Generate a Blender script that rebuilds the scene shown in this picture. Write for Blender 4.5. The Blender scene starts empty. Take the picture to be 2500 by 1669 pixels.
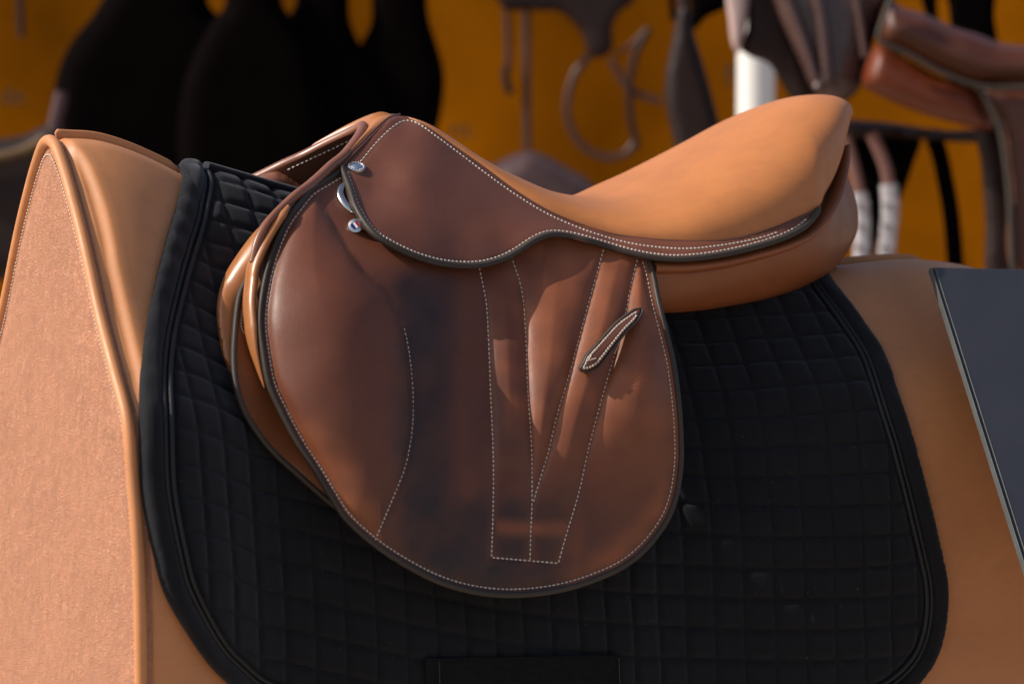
import bpy, math, random
import numpy as np
from mathutils import Vector, Matrix
from mathutils.geometry import delaunay_2d_cdt

random.seed(7)
rng = np.random.default_rng(7)
scene = bpy.context.scene
col = scene.collection

# ------------------------------------------------------------------ camera
PSI = math.radians(24.0)          # camera stands towards the front of the saddle
PITCH = math.radians(4.0)
DIST = 3.0
WID = 0.95                        # metres across the frame at the target distance
TGT = np.array([0.0, -0.10, 0.0])
FWD = np.array([math.sin(PSI) * math.cos(PITCH), math.cos(PSI) * math.cos(PITCH), -math.sin(PITCH)])
RGT = np.array([math.cos(PSI), -math.sin(PSI), 0.0])
UPV = np.cross(RGT, FWD)
CAM = TGT - FWD * DIST
KPX = WID / DIST / 2500.0

cam_data = bpy.data.cameras.new('camera')
cam = bpy.data.objects.new('camera', cam_data)
col.objects.link(cam)
scene.camera = cam
cam_data.sensor_width = 36.0
cam_data.lens = 36.0 * DIST / WID
cam_data.clip_start = 0.05
cam_data.clip_end = 500.0
M = Matrix(((RGT[0], UPV[0], -FWD[0], CAM[0]), (RGT[1], UPV[1], -FWD[1], CAM[1]),
            (RGT[2], UPV[2], -FWD[2], CAM[2]), (0, 0, 0, 1)))
cam.matrix_world = M
cam_data.dof.use_dof = True
cam_data.dof.focus_distance = 2.95
cam_data.dof.aperture_fstop = 5.0

# ------------------------------------------------------------------ light
SUN = np.array([-1.0, 0.26, 0.88]); SUN = SUN / np.linalg.norm(SUN)
world = bpy.data.worlds.new('World')
scene.world = world
world.use_nodes = True
wn = world.node_tree.nodes; wl = world.node_tree.links
wn.clear()
sky = wn.new('ShaderNodeTexSky'); sky.sky_type = 'NISHITA'; sky.sun_disc = False
sky.dust_density = 3.0; sky.air_density = 1.0
sky.sun_elevation = math.asin(SUN[2]); sky.sun_rotation = math.atan2(SUN[0], SUN[1])
bg = wn.new('ShaderNodeBackground'); bg.inputs['Strength'].default_value = 0.135
wo = wn.new('ShaderNodeOutputWorld')
wl.new(sky.outputs[0], bg.inputs['Color']); wl.new(bg.outputs[0], wo.inputs['Surface'])
sun_data = bpy.data.lights.new('sun', 'SUN')
sun_data.energy = 4.6; sun_data.angle = math.radians(0.5); sun_data.color = (1.0, 0.93, 0.83)
sun = bpy.data.objects.new('sun', sun_data); col.objects.link(sun)
sun.rotation_euler = Vector(tuple(SUN)).to_track_quat('Z', 'Y').to_euler()
sun.location = (-3, 1, 4)
scene.view_settings.view_transform = 'Standard'
scene.view_settings.look = 'None'
scene.view_settings.exposure = 0.0
scene.view_settings.gamma = 1.0
scene.view_settings.use_curve_mapping = False
try:
    scene.cycles.use_denoising = True
except Exception:
    pass

# ------------------------------------------------------------------ helpers
def rays(p):
    p = np.atleast_2d(np.asarray(p, float))
    return FWD + np.outer((p[:, 0] - 1250.0) * KPX, RGT) + np.outer((834.5 - p[:, 1]) * KPX, UPV)

def at_y(p, y):                   # photograph point -> scene point in the lengthwise plane y
    d = rays(p)
    t = (np.asarray(y, float) - CAM[1]) / d[:, 1]
    return CAM + d * t[:, None]

def at_x(p, x):
    d = rays(p)
    t = (np.asarray(x, float) - CAM[0]) / d[:, 0]
    return CAM + d * t[:, None]

def at_depth(p, D):
    return CAM + rays(p) * np.broadcast_to(np.asarray(D, float), (len(np.atleast_2d(p)),))[:, None]

def smooth(points, step=6.0, closed=False):
    """chord length Catmull-Rom through points, resampled evenly"""
    P = np.asarray(points, float)
    n = len(P)
    if closed:
        E = np.vstack([P[-1], P, P[0], P[1]])
    else:
        E = np.vstack([2 * P[0] - P[1], P, 2 * P[-1] - P[-2]])
    out = []
    segs = n if closed else n - 1
    for i in range(segs):
        p0, p1, p2, p3 = E[i], E[i + 1], E[i + 2], E[i + 3]
        d1 = max(np.linalg.norm(p1 - p0), 1e-6) ** 0.5
        d2 = max(np.linalg.norm(p2 - p1), 1e-6) ** 0.5
        d3 = max(np.linalg.norm(p3 - p2), 1e-6) ** 0.5
        m1 = (p1 - p0) / d1 - (p2 - p0) / (d1 + d2) + (p2 - p1) / d2
        m2 = (p2 - p1) / d2 - (p3 - p1) / (d2 + d3) + (p3 - p2) / d3
        m1 *= d2; m2 *= d2
        for t in np.linspace(0, 1, 24, endpoint=False):
            a = 2 * t**3 - 3 * t**2 + 1; b = t**3 - 2 * t**2 + t
            c = -2 * t**3 + 3 * t**2; d = t**3 - t**2
            out.append(a * p1 + b * m1 + c * p2 + d * m2)
    out.append(P[0] if closed else P[-1])
    return resample(np.array(out), step, closed)

def resample(Q, step, closed=False):
    s = np.concatenate([[0], np.cumsum(np.linalg.norm(np.diff(Q, axis=0), axis=1))])
    n = max(2, int(round(s[-1] / step)))
    u = np.linspace(0, s[-1], n + 1)
    if closed:
        u = u[:-1]
    return np.stack([np.interp(u, s, Q[:, k]) for k in range(Q.shape[1])], 1)

def seg_dist(p, line, closed=False):
    """distance of points to a polyline"""
    A = line; B = np.roll(line, -1, 0)
    if not closed:
        A, B = line[:-1], line[1:]
    best = np.full(len(p), 1e9)
    for i in range(0, len(p), 4000):
        q = p[i:i + 4000, None, :]
        ab = (B - A)[None]
        t = np.clip(((q - A[None]) * ab).sum(2) / np.maximum((ab**2).sum(2), 1e-9), 0, 1)
        d = np.linalg.norm(q - (A[None] + ab * t[..., None]), axis=2)
        best[i:i + 4000] = d.min(1)
    return best

def inside(p, poly):
    x, y = p[:, 0], p[:, 1]
    r = np.zeros(len(p), bool)
    x0, y0 = poly[-1]
    for x1, y1 in poly:
        c = ((y1 > y) != (y0 > y))
        if y1 != y0:
            r ^= c & (x < (x0 - x1) * (y - y1) / (y0 - y1) + x1)
        x0, y0 = x1, y1
    return r

def tps(ctrl, reg=1e-4):
    """thin plate spline through (u, v, value)"""
    C = np.asarray(ctrl, float)
    X = C[:, :2] / 500.0; v = C[:, 2]
    n = len(X)
    def ker(a, b):
        r2 = ((a[:, None] - b[None]) ** 2).sum(2)
        return 0.5 * r2 * np.log(np.maximum(r2, 1e-12))
    K = ker(X, X) + reg * np.eye(n)
    Pm = np.hstack([np.ones((n, 1)), X])
    A = np.block([[K, Pm], [Pm.T, np.zeros((3, 3))]])
    sol = np.linalg.solve(A, np.concatenate([v, np.zeros(3)]))
    def f(p):
        p = np.atleast_2d(p) / 500.0
        out = np.empty(len(p))
        for i in range(0, len(p), 8000):
            q = p[i:i + 8000]
            out[i:i + 8000] = ker(q, X) @ sol[:n] + sol[n] + q @ sol[n + 1:]
        return out
    return f

def sstep(a, b, x):
    t = np.clip((np.asarray(x, float) - a) / (b - a), 0, 1)
    return t * t * (3 - 2 * t)

def wob(p, scale, seed=0):
    """cheap smooth noise in about -1..1"""
    r = np.random.default_rng(seed)
    out = np.zeros(len(p))
    for k in range(5):
        a = r.uniform(0, 2 * math.pi); f = r.uniform(0.6, 1.7) / scale; ph = r.uniform(0, 6.28)
        out += np.sin((p[:, 0] * math.cos(a) + p[:, 1] * math.sin(a)) * f * 6.28 + ph)
    return out / 3.2

def mesh_obj(name, verts, faces, mat, parent=None, sharp=40, attrs=None, smooth_shade=True):
    me = bpy.data.meshes.new(name)
    me.from_pydata([tuple(v) for v in np.asarray(verts)], [], [tuple(int(i) for i in f) for f in faces])
    me.validate(); me.update()
    if smooth_shade:
        me.polygons.foreach_set('use_smooth', [True] * len(me.polygons))
        if sharp:
            me.set_sharp_from_angle(angle=math.radians(sharp))
    if attrs:
        for k, v in attrs.items():
            a = me.attributes.new(k, 'FLOAT', 'POINT')
            a.data.foreach_set('value', np.asarray(v, np.float32))
    me.materials.append(mat)
    o = bpy.data.objects.new(name, me)
    col.objects.link(o)
    if parent is not None:
        o.parent = parent
    return o

def triangulate(outline, res, jit=0.12):
    lo = outline.min(0); hi = outline.max(0)
    xs = np.arange(lo[0], hi[0] + res, res); ys = np.arange(lo[1], hi[1] + res, res * 0.866)
    g = np.array([(x + (0.5 * res if j % 2 else 0), y) for j, y in enumerate(ys) for x in xs])
    g = g + rng.uniform(-jit, jit, g.shape) * res
    g = g[inside(g, outline)]
    g = g[seg_dist(g, outline, True) > 0.55 * res]
    pts = np.vstack([outline, g])
    n = len(outline)
    ed = [(i, (i + 1) % n) for i in range(n)]
    vo, eo, fo, *_ = delaunay_2d_cdt([Vector(p) for p in pts], ed, [list(range(n))], 1, 1e-6)
    P = np.array([(v.x, v.y) for v in vo])
    return P, [tuple(f) for f in fo]

def sheet(name, outline, to3d, mat, parent=None, res=9.0, disp=None, thick=0.004, edge=10.0,
          edge_drop=None, attrs=None, sharp=50, view=True):
    """a solid sheet: outline in photograph coordinates, to3d(points, outward offset)"""
    P, F = triangulate(outline, res)
    d = seg_dist(P, outline, True)
    off = np.zeros(len(P)) if disp is None else disp(P, d)
    if edge > 0:
        ed = thick * 0.6 if edge_drop is None else edge_drop
        t = np.clip(1 - d / edge, 0, 1)
        off = off - ed * (1 - np.sqrt(np.maximum(1 - t * t, 0)))
    front = to3d(P, off)
    back = to3d(P, off - thick)
    n = len(P)
    F = np.array(F)
    a, b, c = front[F[0][0]], front[F[0][1]], front[F[0][2]]
    nn = np.cross(front[F[:, 1]] - front[F[:, 0]], front[F[:, 2]] - front[F[:, 0]]).sum(0)
    bd = (front - back).mean(0)
    if np.dot(nn, bd) < 0:
        F = F[:, ::-1]
    cnt = {}
    for f in F:
        for k in range(3):
            e = (f[k], f[(k + 1) % 3])
            key = (min(e), max(e))
            cnt[key] = None if key in cnt else e
    faces = [tuple(f) for f in F] + [tuple(n + i for i in f[::-1]) for f in F]
    for e in cnt.values():
        if e is not None:
            i, j = e
            faces.append((j, i, n + i, n + j))
    at = None
    if attrs:
        at = {k: np.tile(fn(P, d), 2) for k, fn in attrs.items()}
    return mesh_obj(name, np.vstack([front, back]), faces, mat, parent, sharp, at)

def sweep(name, path, mat, parent=None, ra=0.004, rb=None, out=(0, -1, 0), n=10, closed=False, power=2.0, caps=True):
    """rounded cord or ribbon: ra across the path, rb along the outward direction"""
    path = np.asarray(path, float); m = len(path)
    ra = np.broadcast_to(np.asarray(ra, float), (m,)); rb = ra if rb is None else np.broadcast_to(np.asarray(rb, float), (m,))
    if closed:
        T = np.roll(path, -1, 0) - np.roll(path, 1, 0)
    else:
        T = np.gradient(path, axis=0)
    T /= np.maximum(np.linalg.norm(T, axis=1, keepdims=True), 1e-9)
    O = np.broadcast_to(np.asarray(out, float), path.shape)
    S = np.cross(T, O); S /= np.maximum(np.linalg.norm(S, axis=1, keepdims=True), 1e-9)
    N = np.cross(S, T)
    an = np.linspace(0, 2 * math.pi, n, endpoint=False)
    ca = np.sign(np.cos(an)) * np.abs(np.cos(an)) ** (2 / power); sa = np.sign(np.sin(an)) * np.abs(np.sin(an)) ** (2 / power)
    V = (path[:, None] + S[:, None] * (ra[:, None] * ca[None])[..., None] + N[:, None] * (rb[:, None] * sa[None])[..., None]).reshape(-1, 3)
    F = []
    for i in range(m if closed else m - 1):
        j = (i + 1) % m
        for k in range(n):
            l = (k + 1) % n
            F.append((i * n + k, i * n + l, j * n + l, j * n + k))
    if caps and not closed:
        F.append(tuple(range(n))[::-1]); F.append(tuple((m - 1) * n + k for k in range(n)))
    if parent == 'raw':
        return V, F
    return mesh_obj(name, V, F, mat, parent, 60)

def loft(name, rows, mat, parent=None, sharp=60, closed_u=False, attrs=None):
    R = np.asarray(rows); a, b = R.shape[:2]
    F = []
    for i in range(a - 1):
        for j in range(b if closed_u else b - 1):
            k = (j + 1) % b
            F.append((i * b + j, i * b + k, (i + 1) * b + k, (i + 1) * b + j))
    return mesh_obj(name, R.reshape(-1, 3), F, mat, parent, sharp, attrs)

def merge_geo(parts):
    V = []; F = []; n = 0
    for v, f in parts:
        V.append(np.asarray(v)); F += [tuple(i + n for i in t) for t in f]; n += len(v)
    return np.vstack(V), F

ST_R = np.array([0.35, 0.9, 1.0, 0.9, 0.35]); ST_T = np.array([-0.5, -0.36, 0.0, 0.36, 0.5])
def stitches(name, line, to3d, mat, parent, pitch=14.0, length=0.82, rad=0.0011, lift=0.0006, out=(0, -1, 0), twist=0.0, closed=False):
    """a row of separate thread stitches along a line in photograph coordinates"""
    L = resample(np.asarray(line, float), pitch, closed)
    Q = to3d(L, np.full(len(L), lift))
    return stitch3d(name, Q, mat, parent, length, rad, out, twist)

def stitch3d(name, Q, mat, parent, length=0.82, rad=0.0011, out=(0, -1, 0), twist=0.0):
    parts = []
    O = np.asarray(out, float)
    for i in range(len(Q) - 1):
        a, b = Q[i], Q[i + 1]
        c = (a + b) / 2; t = (b - a); ln = np.linalg.norm(t)
        if ln < 1e-6:
            continue
        t = t / ln
        s = np.cross(t, O); s /= max(np.linalg.norm(s), 1e-9); nrm = np.cross(s, t)
        tw = twist + random.uniform(-0.08, 0.08)
        t2 = t * math.cos(tw) + s * math.sin(tw); s2 = s * math.cos(tw) - t * math.sin(tw)
        r0 = rad * random.uniform(0.88, 1.1); l0 = ln * length * random.uniform(0.92, 1.06)
        V = []
        for r, u in zip(ST_R, ST_T):
            for k in range(6):
                an = k * math.pi / 3
                V.append(c + t2 * u * l0 + (s2 * math.cos(an) * r0 + nrm * math.sin(an) * r0 * 0.8) * r - nrm * (0.5 * r0) * (abs(u) * 2) ** 3)
        F = []
        for q in range(4):
            for k in range(6):
                l = (k + 1) % 6
                F.append((q * 6 + k, q * 6 + l, (q + 1) * 6 + l, (q + 1) * 6 + k))
        F.append((5, 4, 3, 2, 1, 0)); F.append((24, 25, 26, 27, 28, 29))
        parts.append((V, F))
    V, F = merge_geo(parts)
    o = mesh_obj(name, V, F, mat, parent, 0)
    o['kind'] = 'stuff'
    return o

def empty(name, label, cat, loc=(0, 0, 0), group=None):
    o = bpy.data.objects.new(name, None)
    o.empty_display_size = 0.05
    col.objects.link(o)
    o['label'] = label; o['category'] = cat
    if group:
        o['group'] = group
    return o

def tag(o, label, cat, group=None):
    o['label'] = label; o['category'] = cat
    if group:
        o['group'] = group
    return o

def inset(line, dist, closed=False):
    """offset a polyline sideways (positive = to its right in the picture when walking along it)"""
    L = np.asarray(line, float)
    T = (np.roll(L, -1, 0) - np.roll(L, 1, 0)) if closed else np.gradient(L, axis=0)
    T /= np.maximum(np.linalg.norm(T, axis=1, keepdims=True), 1e-9)
    return L + np.stack([-T[:, 1], T[:, 0]], 1) * dist

# ------------------------------------------------------------------ materials
def new_mat(name):
    m = bpy.data.materials.new(name); m.use_nodes = True
    nt = m.node_tree; b = nt.nodes['Principled BSDF']
    return m, nt, b

def ramp(nt, fac, stops):
    r = nt.nodes.new('ShaderNodeValToRGB')
    e = r.color_ramp.elements
    e[0].position, e[0].color = stops[0][0], (*stops[0][1], 1)
    e[1].position, e[1].color = stops[-1][0], (*stops[-1][1], 1)
    for p, c in stops[1:-1]:
        q = e.new(p); q.color = (*c, 1)
    nt.links.new(fac, r.inputs[0])
    return r.outputs[0]

def noise(nt, scale, detail=4, rough=0.55, vec=None, dist=0.0):
    n = nt.nodes.new('ShaderNodeTexNoise')
    n.inputs['Scale'].default_value = scale; n.inputs['Detail'].default_value = detail
    n.inputs['Roughness'].default_value = rough; n.inputs['Distortion'].default_value = dist
    if vec is not None:
        nt.links.new(vec, n.inputs['Vector'])
    return n

def objco(nt):
    return nt.nodes.new('ShaderNodeTexCoord').outputs['Object']

def mixc(nt, fac, a, b):
    m = nt.nodes.new('ShaderNodeMix'); m.data_type = 'RGBA'
    if isinstance(fac, float):
        m.inputs[0].default_value = fac
    else:
        nt.links.new(fac, m.inputs[0])
    for s, i in ((a, 6), (b, 7)):
        if isinstance(s, tuple):
            m.inputs[i].default_value = (*s, 1)
        else:
            nt.links.new(s, m.inputs[i])
    return m.outputs[2]

def leather(name, base, var=0.18, rough=0.46, spec=0.5, grain=900.0, bump=0.12, coat=0.0, pebble=False, patina=None, sheen=0.0, gsize=0.0006):
    m, nt, b = new_mat(name)
    co = objco(nt)
    n1 = noise(nt, 9.0, 5, 0.6, co, 0.6)
    base = np.array(base)
    c = ramp(nt, n1.outputs[0], [(0.28, tuple(base * (1 - var))), (0.5, tuple(base)), (0.74, tuple(np.minimum(base * (1 + var), 1)))])
    if patina:
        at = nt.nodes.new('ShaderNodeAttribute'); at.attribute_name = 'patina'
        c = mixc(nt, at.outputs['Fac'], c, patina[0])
        at2 = nt.nodes.new('ShaderNodeAttribute'); at2.attribute_name = 'burnish_sun'
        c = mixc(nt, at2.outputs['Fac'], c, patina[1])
    mp = nt.nodes.new('ShaderNodeMapping'); mp.inputs['Scale'].default_value = (16, 24, 30); mp.inputs['Rotation'].default_value = (0.3, 0.5, 0.2)
    nt.links.new(co, mp.inputs['Vector'])
    n6 = noise(nt, 1.6, 5, 0.7, mp.outputs[0], 0.8)
    sc = ramp(nt, n6.outputs[0], [(0.32, (0.86, 0.86, 0.86)), (0.5, (1, 1, 1)), (0.72, (1.13, 1.12, 1.11))])
    m6 = nt.nodes.new('ShaderNodeMix'); m6.data_type = 'RGBA'; m6.blend_type = 'MULTIPLY'; m6.inputs[0].default_value = 0.45
    nt.links.new(c, m6.inputs[6]); nt.links.new(sc, m6.inputs[7]); c = m6.outputs[2]
    # fine specks and pores
    n3 = noise(nt, 260.0, 2, 0.5, co)
    sp = ramp(nt, n3.outputs[0], [(0.70, (1, 1, 1)), (0.80, (1.25, 1.2, 1.15))])
    mm = nt.nodes.new('ShaderNodeMix'); mm.data_type = 'RGBA'; mm.blend_type = 'MULTIPLY'; mm.inputs[0].default_value = 0.6
    nt.links.new(c, mm.inputs[6]); nt.links.new(sp, mm.inputs[7])
    nt.links.new(mm.outputs[2], b.inputs['Base Color'])
    n2 = noise(nt, 30.0, 4, 0.6, co)
    rr = ramp(nt, n2.outputs[0], [(0.3, (rough - 0.07,) * 3), (0.7, (rough + 0.09,) * 3)])
    nt.links.new(rr, b.inputs['Roughness'])
    b.inputs['Specular IOR Level'].default_value = spec
    b.inputs['Coat Weight'].default_value = coat
    b.inputs['Coat Roughness'].default_value = 0.25
    b.inputs['Sheen Weight'].default_value = sheen
    bu = nt.nodes.new('ShaderNodeBump'); bu.inputs['Strength'].default_value = bump; bu.inputs['Distance'].default_value = gsize
    if pebble:
        v = nt.nodes.new('ShaderNodeTexVoronoi'); v.feature = 'DISTANCE_TO_EDGE'; v.inputs['Scale'].default_value = grain
        wv = nt.nodes.new('ShaderNodeMix'); wv.data_type = 'VECTOR'; wv.inputs[0].default_value = 0.02
        nn = noise(nt, 60.0, 2, 0.5, co)
        nt.links.new(co, wv.inputs[4]); nt.links.new(nn.outputs['Color'], wv.inputs[5])
        nt.links.new(wv.outputs[1], v.inputs['Vector'])
        h = ramp(nt, v.outputs['Distance'], [(0.0, (0, 0, 0)), (0.25, (1, 1, 1))])
        nt.links.new(h, bu.inputs['Height'])
    else:
        n4 = noise(nt, grain, 3, 0.6, co)
        n5 = noise(nt, grain / 7, 3, 0.6, co)
        ad = nt.nodes.new('ShaderNodeMath'); ad.operation = 'ADD'
        nt.links.new(n4.outputs[0], ad.inputs[0]); nt.links.new(n5.outputs[0], ad.inputs[1])
        nt.links.new(ad.outputs[0], bu.inputs['Height'])
    nt.links.new(bu.outputs[0], b.inputs['Normal'])
    return m

def plain(name, c, rough=0.6, metal=0.0, var=0.15, scale=30.0, bump=0.0, bscale=300.0, spec=0.5, sheen=0.0):
    m, nt, b = new_mat(name)
    co = objco(nt)
    n1 = noise(nt, scale, 4, 0.6, co)
    c = np.array(c)
    nt.links.new(ramp(nt, n1.outputs[0], [(0.3, tuple(c * (1 - var))), (0.7, tuple(np.minimum(c * (1 + var), 1)))]), b.inputs['Base Color'])
    b.inputs['Roughness'].default_value = rough; b.inputs['Metallic'].default_value = metal
    b.inputs['Specular IOR Level'].default_value = spec
    b.inputs['Sheen Weight'].default_value = sheen
    if bump:
        n2 = noise(nt, bscale, 3, 0.6, co)
        bu = nt.nodes.new('ShaderNodeBump'); bu.inputs['Strength'].default_value = bump; bu.inputs['Distance'].default_value = 0.001
        nt.links.new(n2.outputs[0], bu.inputs['Height']); nt.links.new(bu.outputs[0], b.inputs['Normal'])
    return m

def fabric(name, c, scale=1400.0, bump=0.5, sheen=0.3):
    m, nt, b = new_mat(name)
    co = objco(nt)
    n1 = noise(nt, 14.0, 4, 0.6, co)
    n2 = noise(nt, scale, 2, 0.5, co)
    c = np.array(c)
    base = ramp(nt, n1.outputs[0], [(0.3, tuple(c * 0.8)), (0.7, tuple(c * 1.2))])
    sp = ramp(nt, n2.outputs[0], [(0.35, (0.7, 0.7, 0.7)), (0.7, (1.5, 1.5, 1.5))])
    mm = nt.nodes.new('ShaderNodeMix'); mm.data_type = 'RGBA'; mm.blend_type = 'MULTIPLY'; mm.inputs[0].default_value = 1.0
    nt.links.new(base, mm.inputs[6]); nt.links.new(sp, mm.inputs[7])
    n7 = noise(nt, 420.0, 1, 0.4, co)
    lint = ramp(nt, n7.outputs[0], [(0.74, (0, 0, 0)), (0.80, (1, 1, 1))])
    nt.links.new(mixc(nt, lint, mm.outputs[2], (0.05, 0.05, 0.055)), b.inputs['Base Color'])
    b.inputs['Roughness'].default_value = 0.92
    b.inputs['Specular IOR Level'].default_value = 0.25
    b.inputs['Sheen Weight'].default_value = sheen; b.inputs['Sheen Roughness'].default_value = 0.5
    b.inputs['Sheen Tint'].default_value = (0.75, 0.78, 0.9, 1)
    bu = nt.nodes.new('ShaderNodeBump'); bu.inputs['Strength'].default_value = bump; bu.inputs['Distance'].default_value = 0.0006
    nt.links.new(n2.outputs[0], bu.inputs['Height']); nt.links.new(bu.outputs[0], b.inputs['Normal'])
    return m

M_seat = leather('seat_leather', (0.455, 0.163, 0.048), 0.10, 0.50, 0.45, 700, 0.22)
M_skirt = leather('skirt_leather', (0.132, 0.042, 0.022), 0.12, 0.47, 0.5, 900, 0.25)
M_flap = leather('flap_leather', (0.130, 0.039, 0.019), 0.12, 0.50, 0.40, 800, 0.30, patina=((0.022, 0.013, 0.013), (0.31, 0.094, 0.033)))  # second tint: burnished edges, and painted sunlight on the rear flap
M_panel = leather('panel_leather', (0.23, 0.068, 0.021), 0.12, 0.44, 0.5, 700, 0.10)
M_roll = leather('roll_leather', (0.36, 0.135, 0.042), 0.10, 0.36, 0.55, 700, 0.08)
M_sweat = leather('sweat_flap_leather', (0.20, 0.062, 0.020), 0.12, 0.45, 0.45, 700, 0.10)
M_arch = leather('arch_leather', (0.20, 0.072, 0.036), 0.12, 0.34, 0.55, 700, 0.08)
M_lining = leather('lining_leather', (0.09, 0.032, 0.016), 0.12, 0.45, 0.5, 700, 0.08)
M_welt = leather('welt_leather', (0.10, 0.036, 0.020), 0.10, 0.45, 0.5, 700, 0.08)
M_bind = leather('edge_binding_leather', (0.040, 0.029, 0.022), 0.15, 0.52, 0.35, 900, 0.35)
M_stand = leather('stand_leather', (0.52, 0.212, 0.080), 0.10, 0.49, 0.45, 500, 0.08)
M_pebble = leather('pebbled_leather', (0.445, 0.192, 0.102), 0.09, 0.48, 0.45, 430, 0.75, pebble=True, gsize=0.0011)
M_thread = plain('thread', (0.52, 0.45, 0.38), 0.7, 0, 0.12, 200)
M_pad = fabric('black_quilt_cloth', (0.0055, 0.0055, 0.0070), sheen=0.12)
M_padband = fabric('black_band_cloth', (0.008, 0.0085, 0.012), 1600, 0.35, 0.2)
M_cord = plain('black_cord', (0.005, 0.005, 0.006), 0.6, 0, 0.2, 300, 0.4, 900)
M_silver = plain('silver_metal', (0.80, 0.79, 0.77), 0.22, 1.0, 0.05, 60, 0.05, 200)
M_steel = plain('worn_steel', (0.62, 0.61, 0.60), 0.25, 1.0, 0.1, 60)
M_board = plain('dark_board', (0.045, 0.044, 0.052), 0.30, 0, 0.1, 12, 0.02, 200, 0.5)
M_acryl = plain('board_edge', (0.02, 0.022, 0.022), 0.35, 0, 0.3, 200)

# ------------------------------------------------------------------ stand: a leather horse back
ridge_px = [(132, 334), (160, 336), (230, 341), (306, 363), (383, 396), (441, 424), (515, 445), (716, 502), (1000, 575), (1300, 632),
            (1600, 655), (1850, 655), (2000, 650), (2175, 637), (2259, 641), (2330, 652), (2420, 690), (2520, 760), (2600, 850)]
RP = at_y(ridge_px, np.zeros(len(ridge_px)))
RPs = smooth(RP, 0.006)
def zr(x):
    return np.interp(x, RPs[:, 0], RPs[:, 2])
XF = at_y([(126, 342)], 0.0)[0, 0]
XR = RPs[-1, 0]
pip_px = [(142, 360), (165, 425), (184, 492), (204, 568), (222, 645), (249, 768), (287, 914), (318, 1036), (330, 1180), (339, 1290), (346, 1414), (349, 1560), (349, 1669)]
PIP = at_x(pip_px, XF)
ztop = at_y([(122, 342)], 0.0)[0, 2]
prof_f = [(0.0, 0.0), (0.012, 0.003)] + [(-p[1], ztop - p[2]) for p in PIP]
lastf = prof_f[-1]
prof_f += [(lastf[0] + 0.002, lastf[1] + 0.06), (lastf[0] + 0.003, lastf[1] + 0.12)]
prof_r = [(0.0, 0.0), (0.03, 0.003), (0.065, 0.016), (0.118, 0.064), (0.172, 0.126), (0.186, 0.195), (0.191, 0.28), (0.194, 0.37), (0.196, 0.47), (0.198, 0.60)]
NQ = 400
def curve_q(pts):
    Q = smooth(np.array(pts), 0.001)
    s = np.concatenate([[0], np.cumsum(np.linalg.norm(np.diff(Q, axis=0), axis=1))])
    u = np.linspace(0, 1, NQ) * s[-1]
    L = np.maximum.accumulate(np.interp(u, s, Q[:, 0]) + np.linspace(0, 1e-4, NQ))
    return L, np.interp(u, s, Q[:, 1]), s[-1]
FL, FD, FS = curve_q(prof_f)
RL, RD, RS = curve_q(prof_r)
QG = np.linspace(0, 1, NQ)
XW0, XW1 = -0.08, 0.40
def wx(x):
    return sstep(XW0, XW1, x)
def prof(x, q):
    w = wx(x)
    waist = 1 - 0.28 * sstep(XF + 0.012, XF + 0.165, x) * (1 - sstep(0.12, 0.36, x))
    return waist * ((1 - w) * np.interp(q, QG, FL) + w * np.interp(q, QG, RL)), (1 - w) * np.interp(q, QG, FD) + w * np.interp(q, QG, RD)
def slen(x):
    w = wx(x)
    return (1 - w) * FS + w * RS
def on_stand(x, q, off=0.0, side=-1.0):
    lat, dn = prof(x, q)
    e = 0.004
    l1, d1 = prof(x, np.clip(q + e, 0, 1)); l0, d0 = prof(x, np.clip(q - e, 0, 1))
    tl, td = l1 - l0, d1 - d0
    ln = np.maximum(np.hypot(tl, td), 1e-9)
    nl, nz = td / ln, tl / ln
    return np.stack([x, side * (lat + nl * off), zr(x) - dn + nz * off], 1)
def to_xq(p, off=0.0):
    """where the sight line of a photograph point meets the near side of the stand"""
    p = np.atleast_2d(np.asarray(p, float))
    ys = np.linspace(0.02, -0.34, 361)
    d = rays(p)
    out = np.zeros((len(p), 2))
    for i in range(len(p)):
        t = (ys - CAM[1]) / d[i, 1]
        X = CAM + d[i] * t[:, None]
        lo = np.zeros(len(ys)); hi = np.ones(len(ys))
        tg = -ys - off
        for _ in range(22):
            mid = (lo + hi) / 2
            l, _d = prof(X[:, 0], mid)
            up = l < tg
            lo = np.where(up, mid, lo); hi = np.where(up, hi, mid)
        q = (lo + hi) / 2
        _l, dn = prof(X[:, 0], q)
        f = (zr(X[:, 0]) + off * 0.6 - dn) - X[:, 2]
        f = np.where(tg < 0, 1.0, f)
        k = np.where((f[:-1] <= 0) & (f[1:] > 0) | (f[:-1] > 0) & (f[1:] <= 0))[0]
        # coming from the camera (most negative y) the first crossing is the one seen
        if len(k) == 0:
            j = int(np.argmin(np.abs(f)))
            out[i] = (X[j, 0], q[j]); continue
        j = k[-1]
        a = f[j] / (f[j] - f[j + 1] + 1e-12); a = min(max(a, 0), 1)
        out[i] = (X[j, 0] * (1 - a) + X[j + 1, 0] * a, q[j] * (1 - a) + q[j + 1] * a)
    return out

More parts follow.
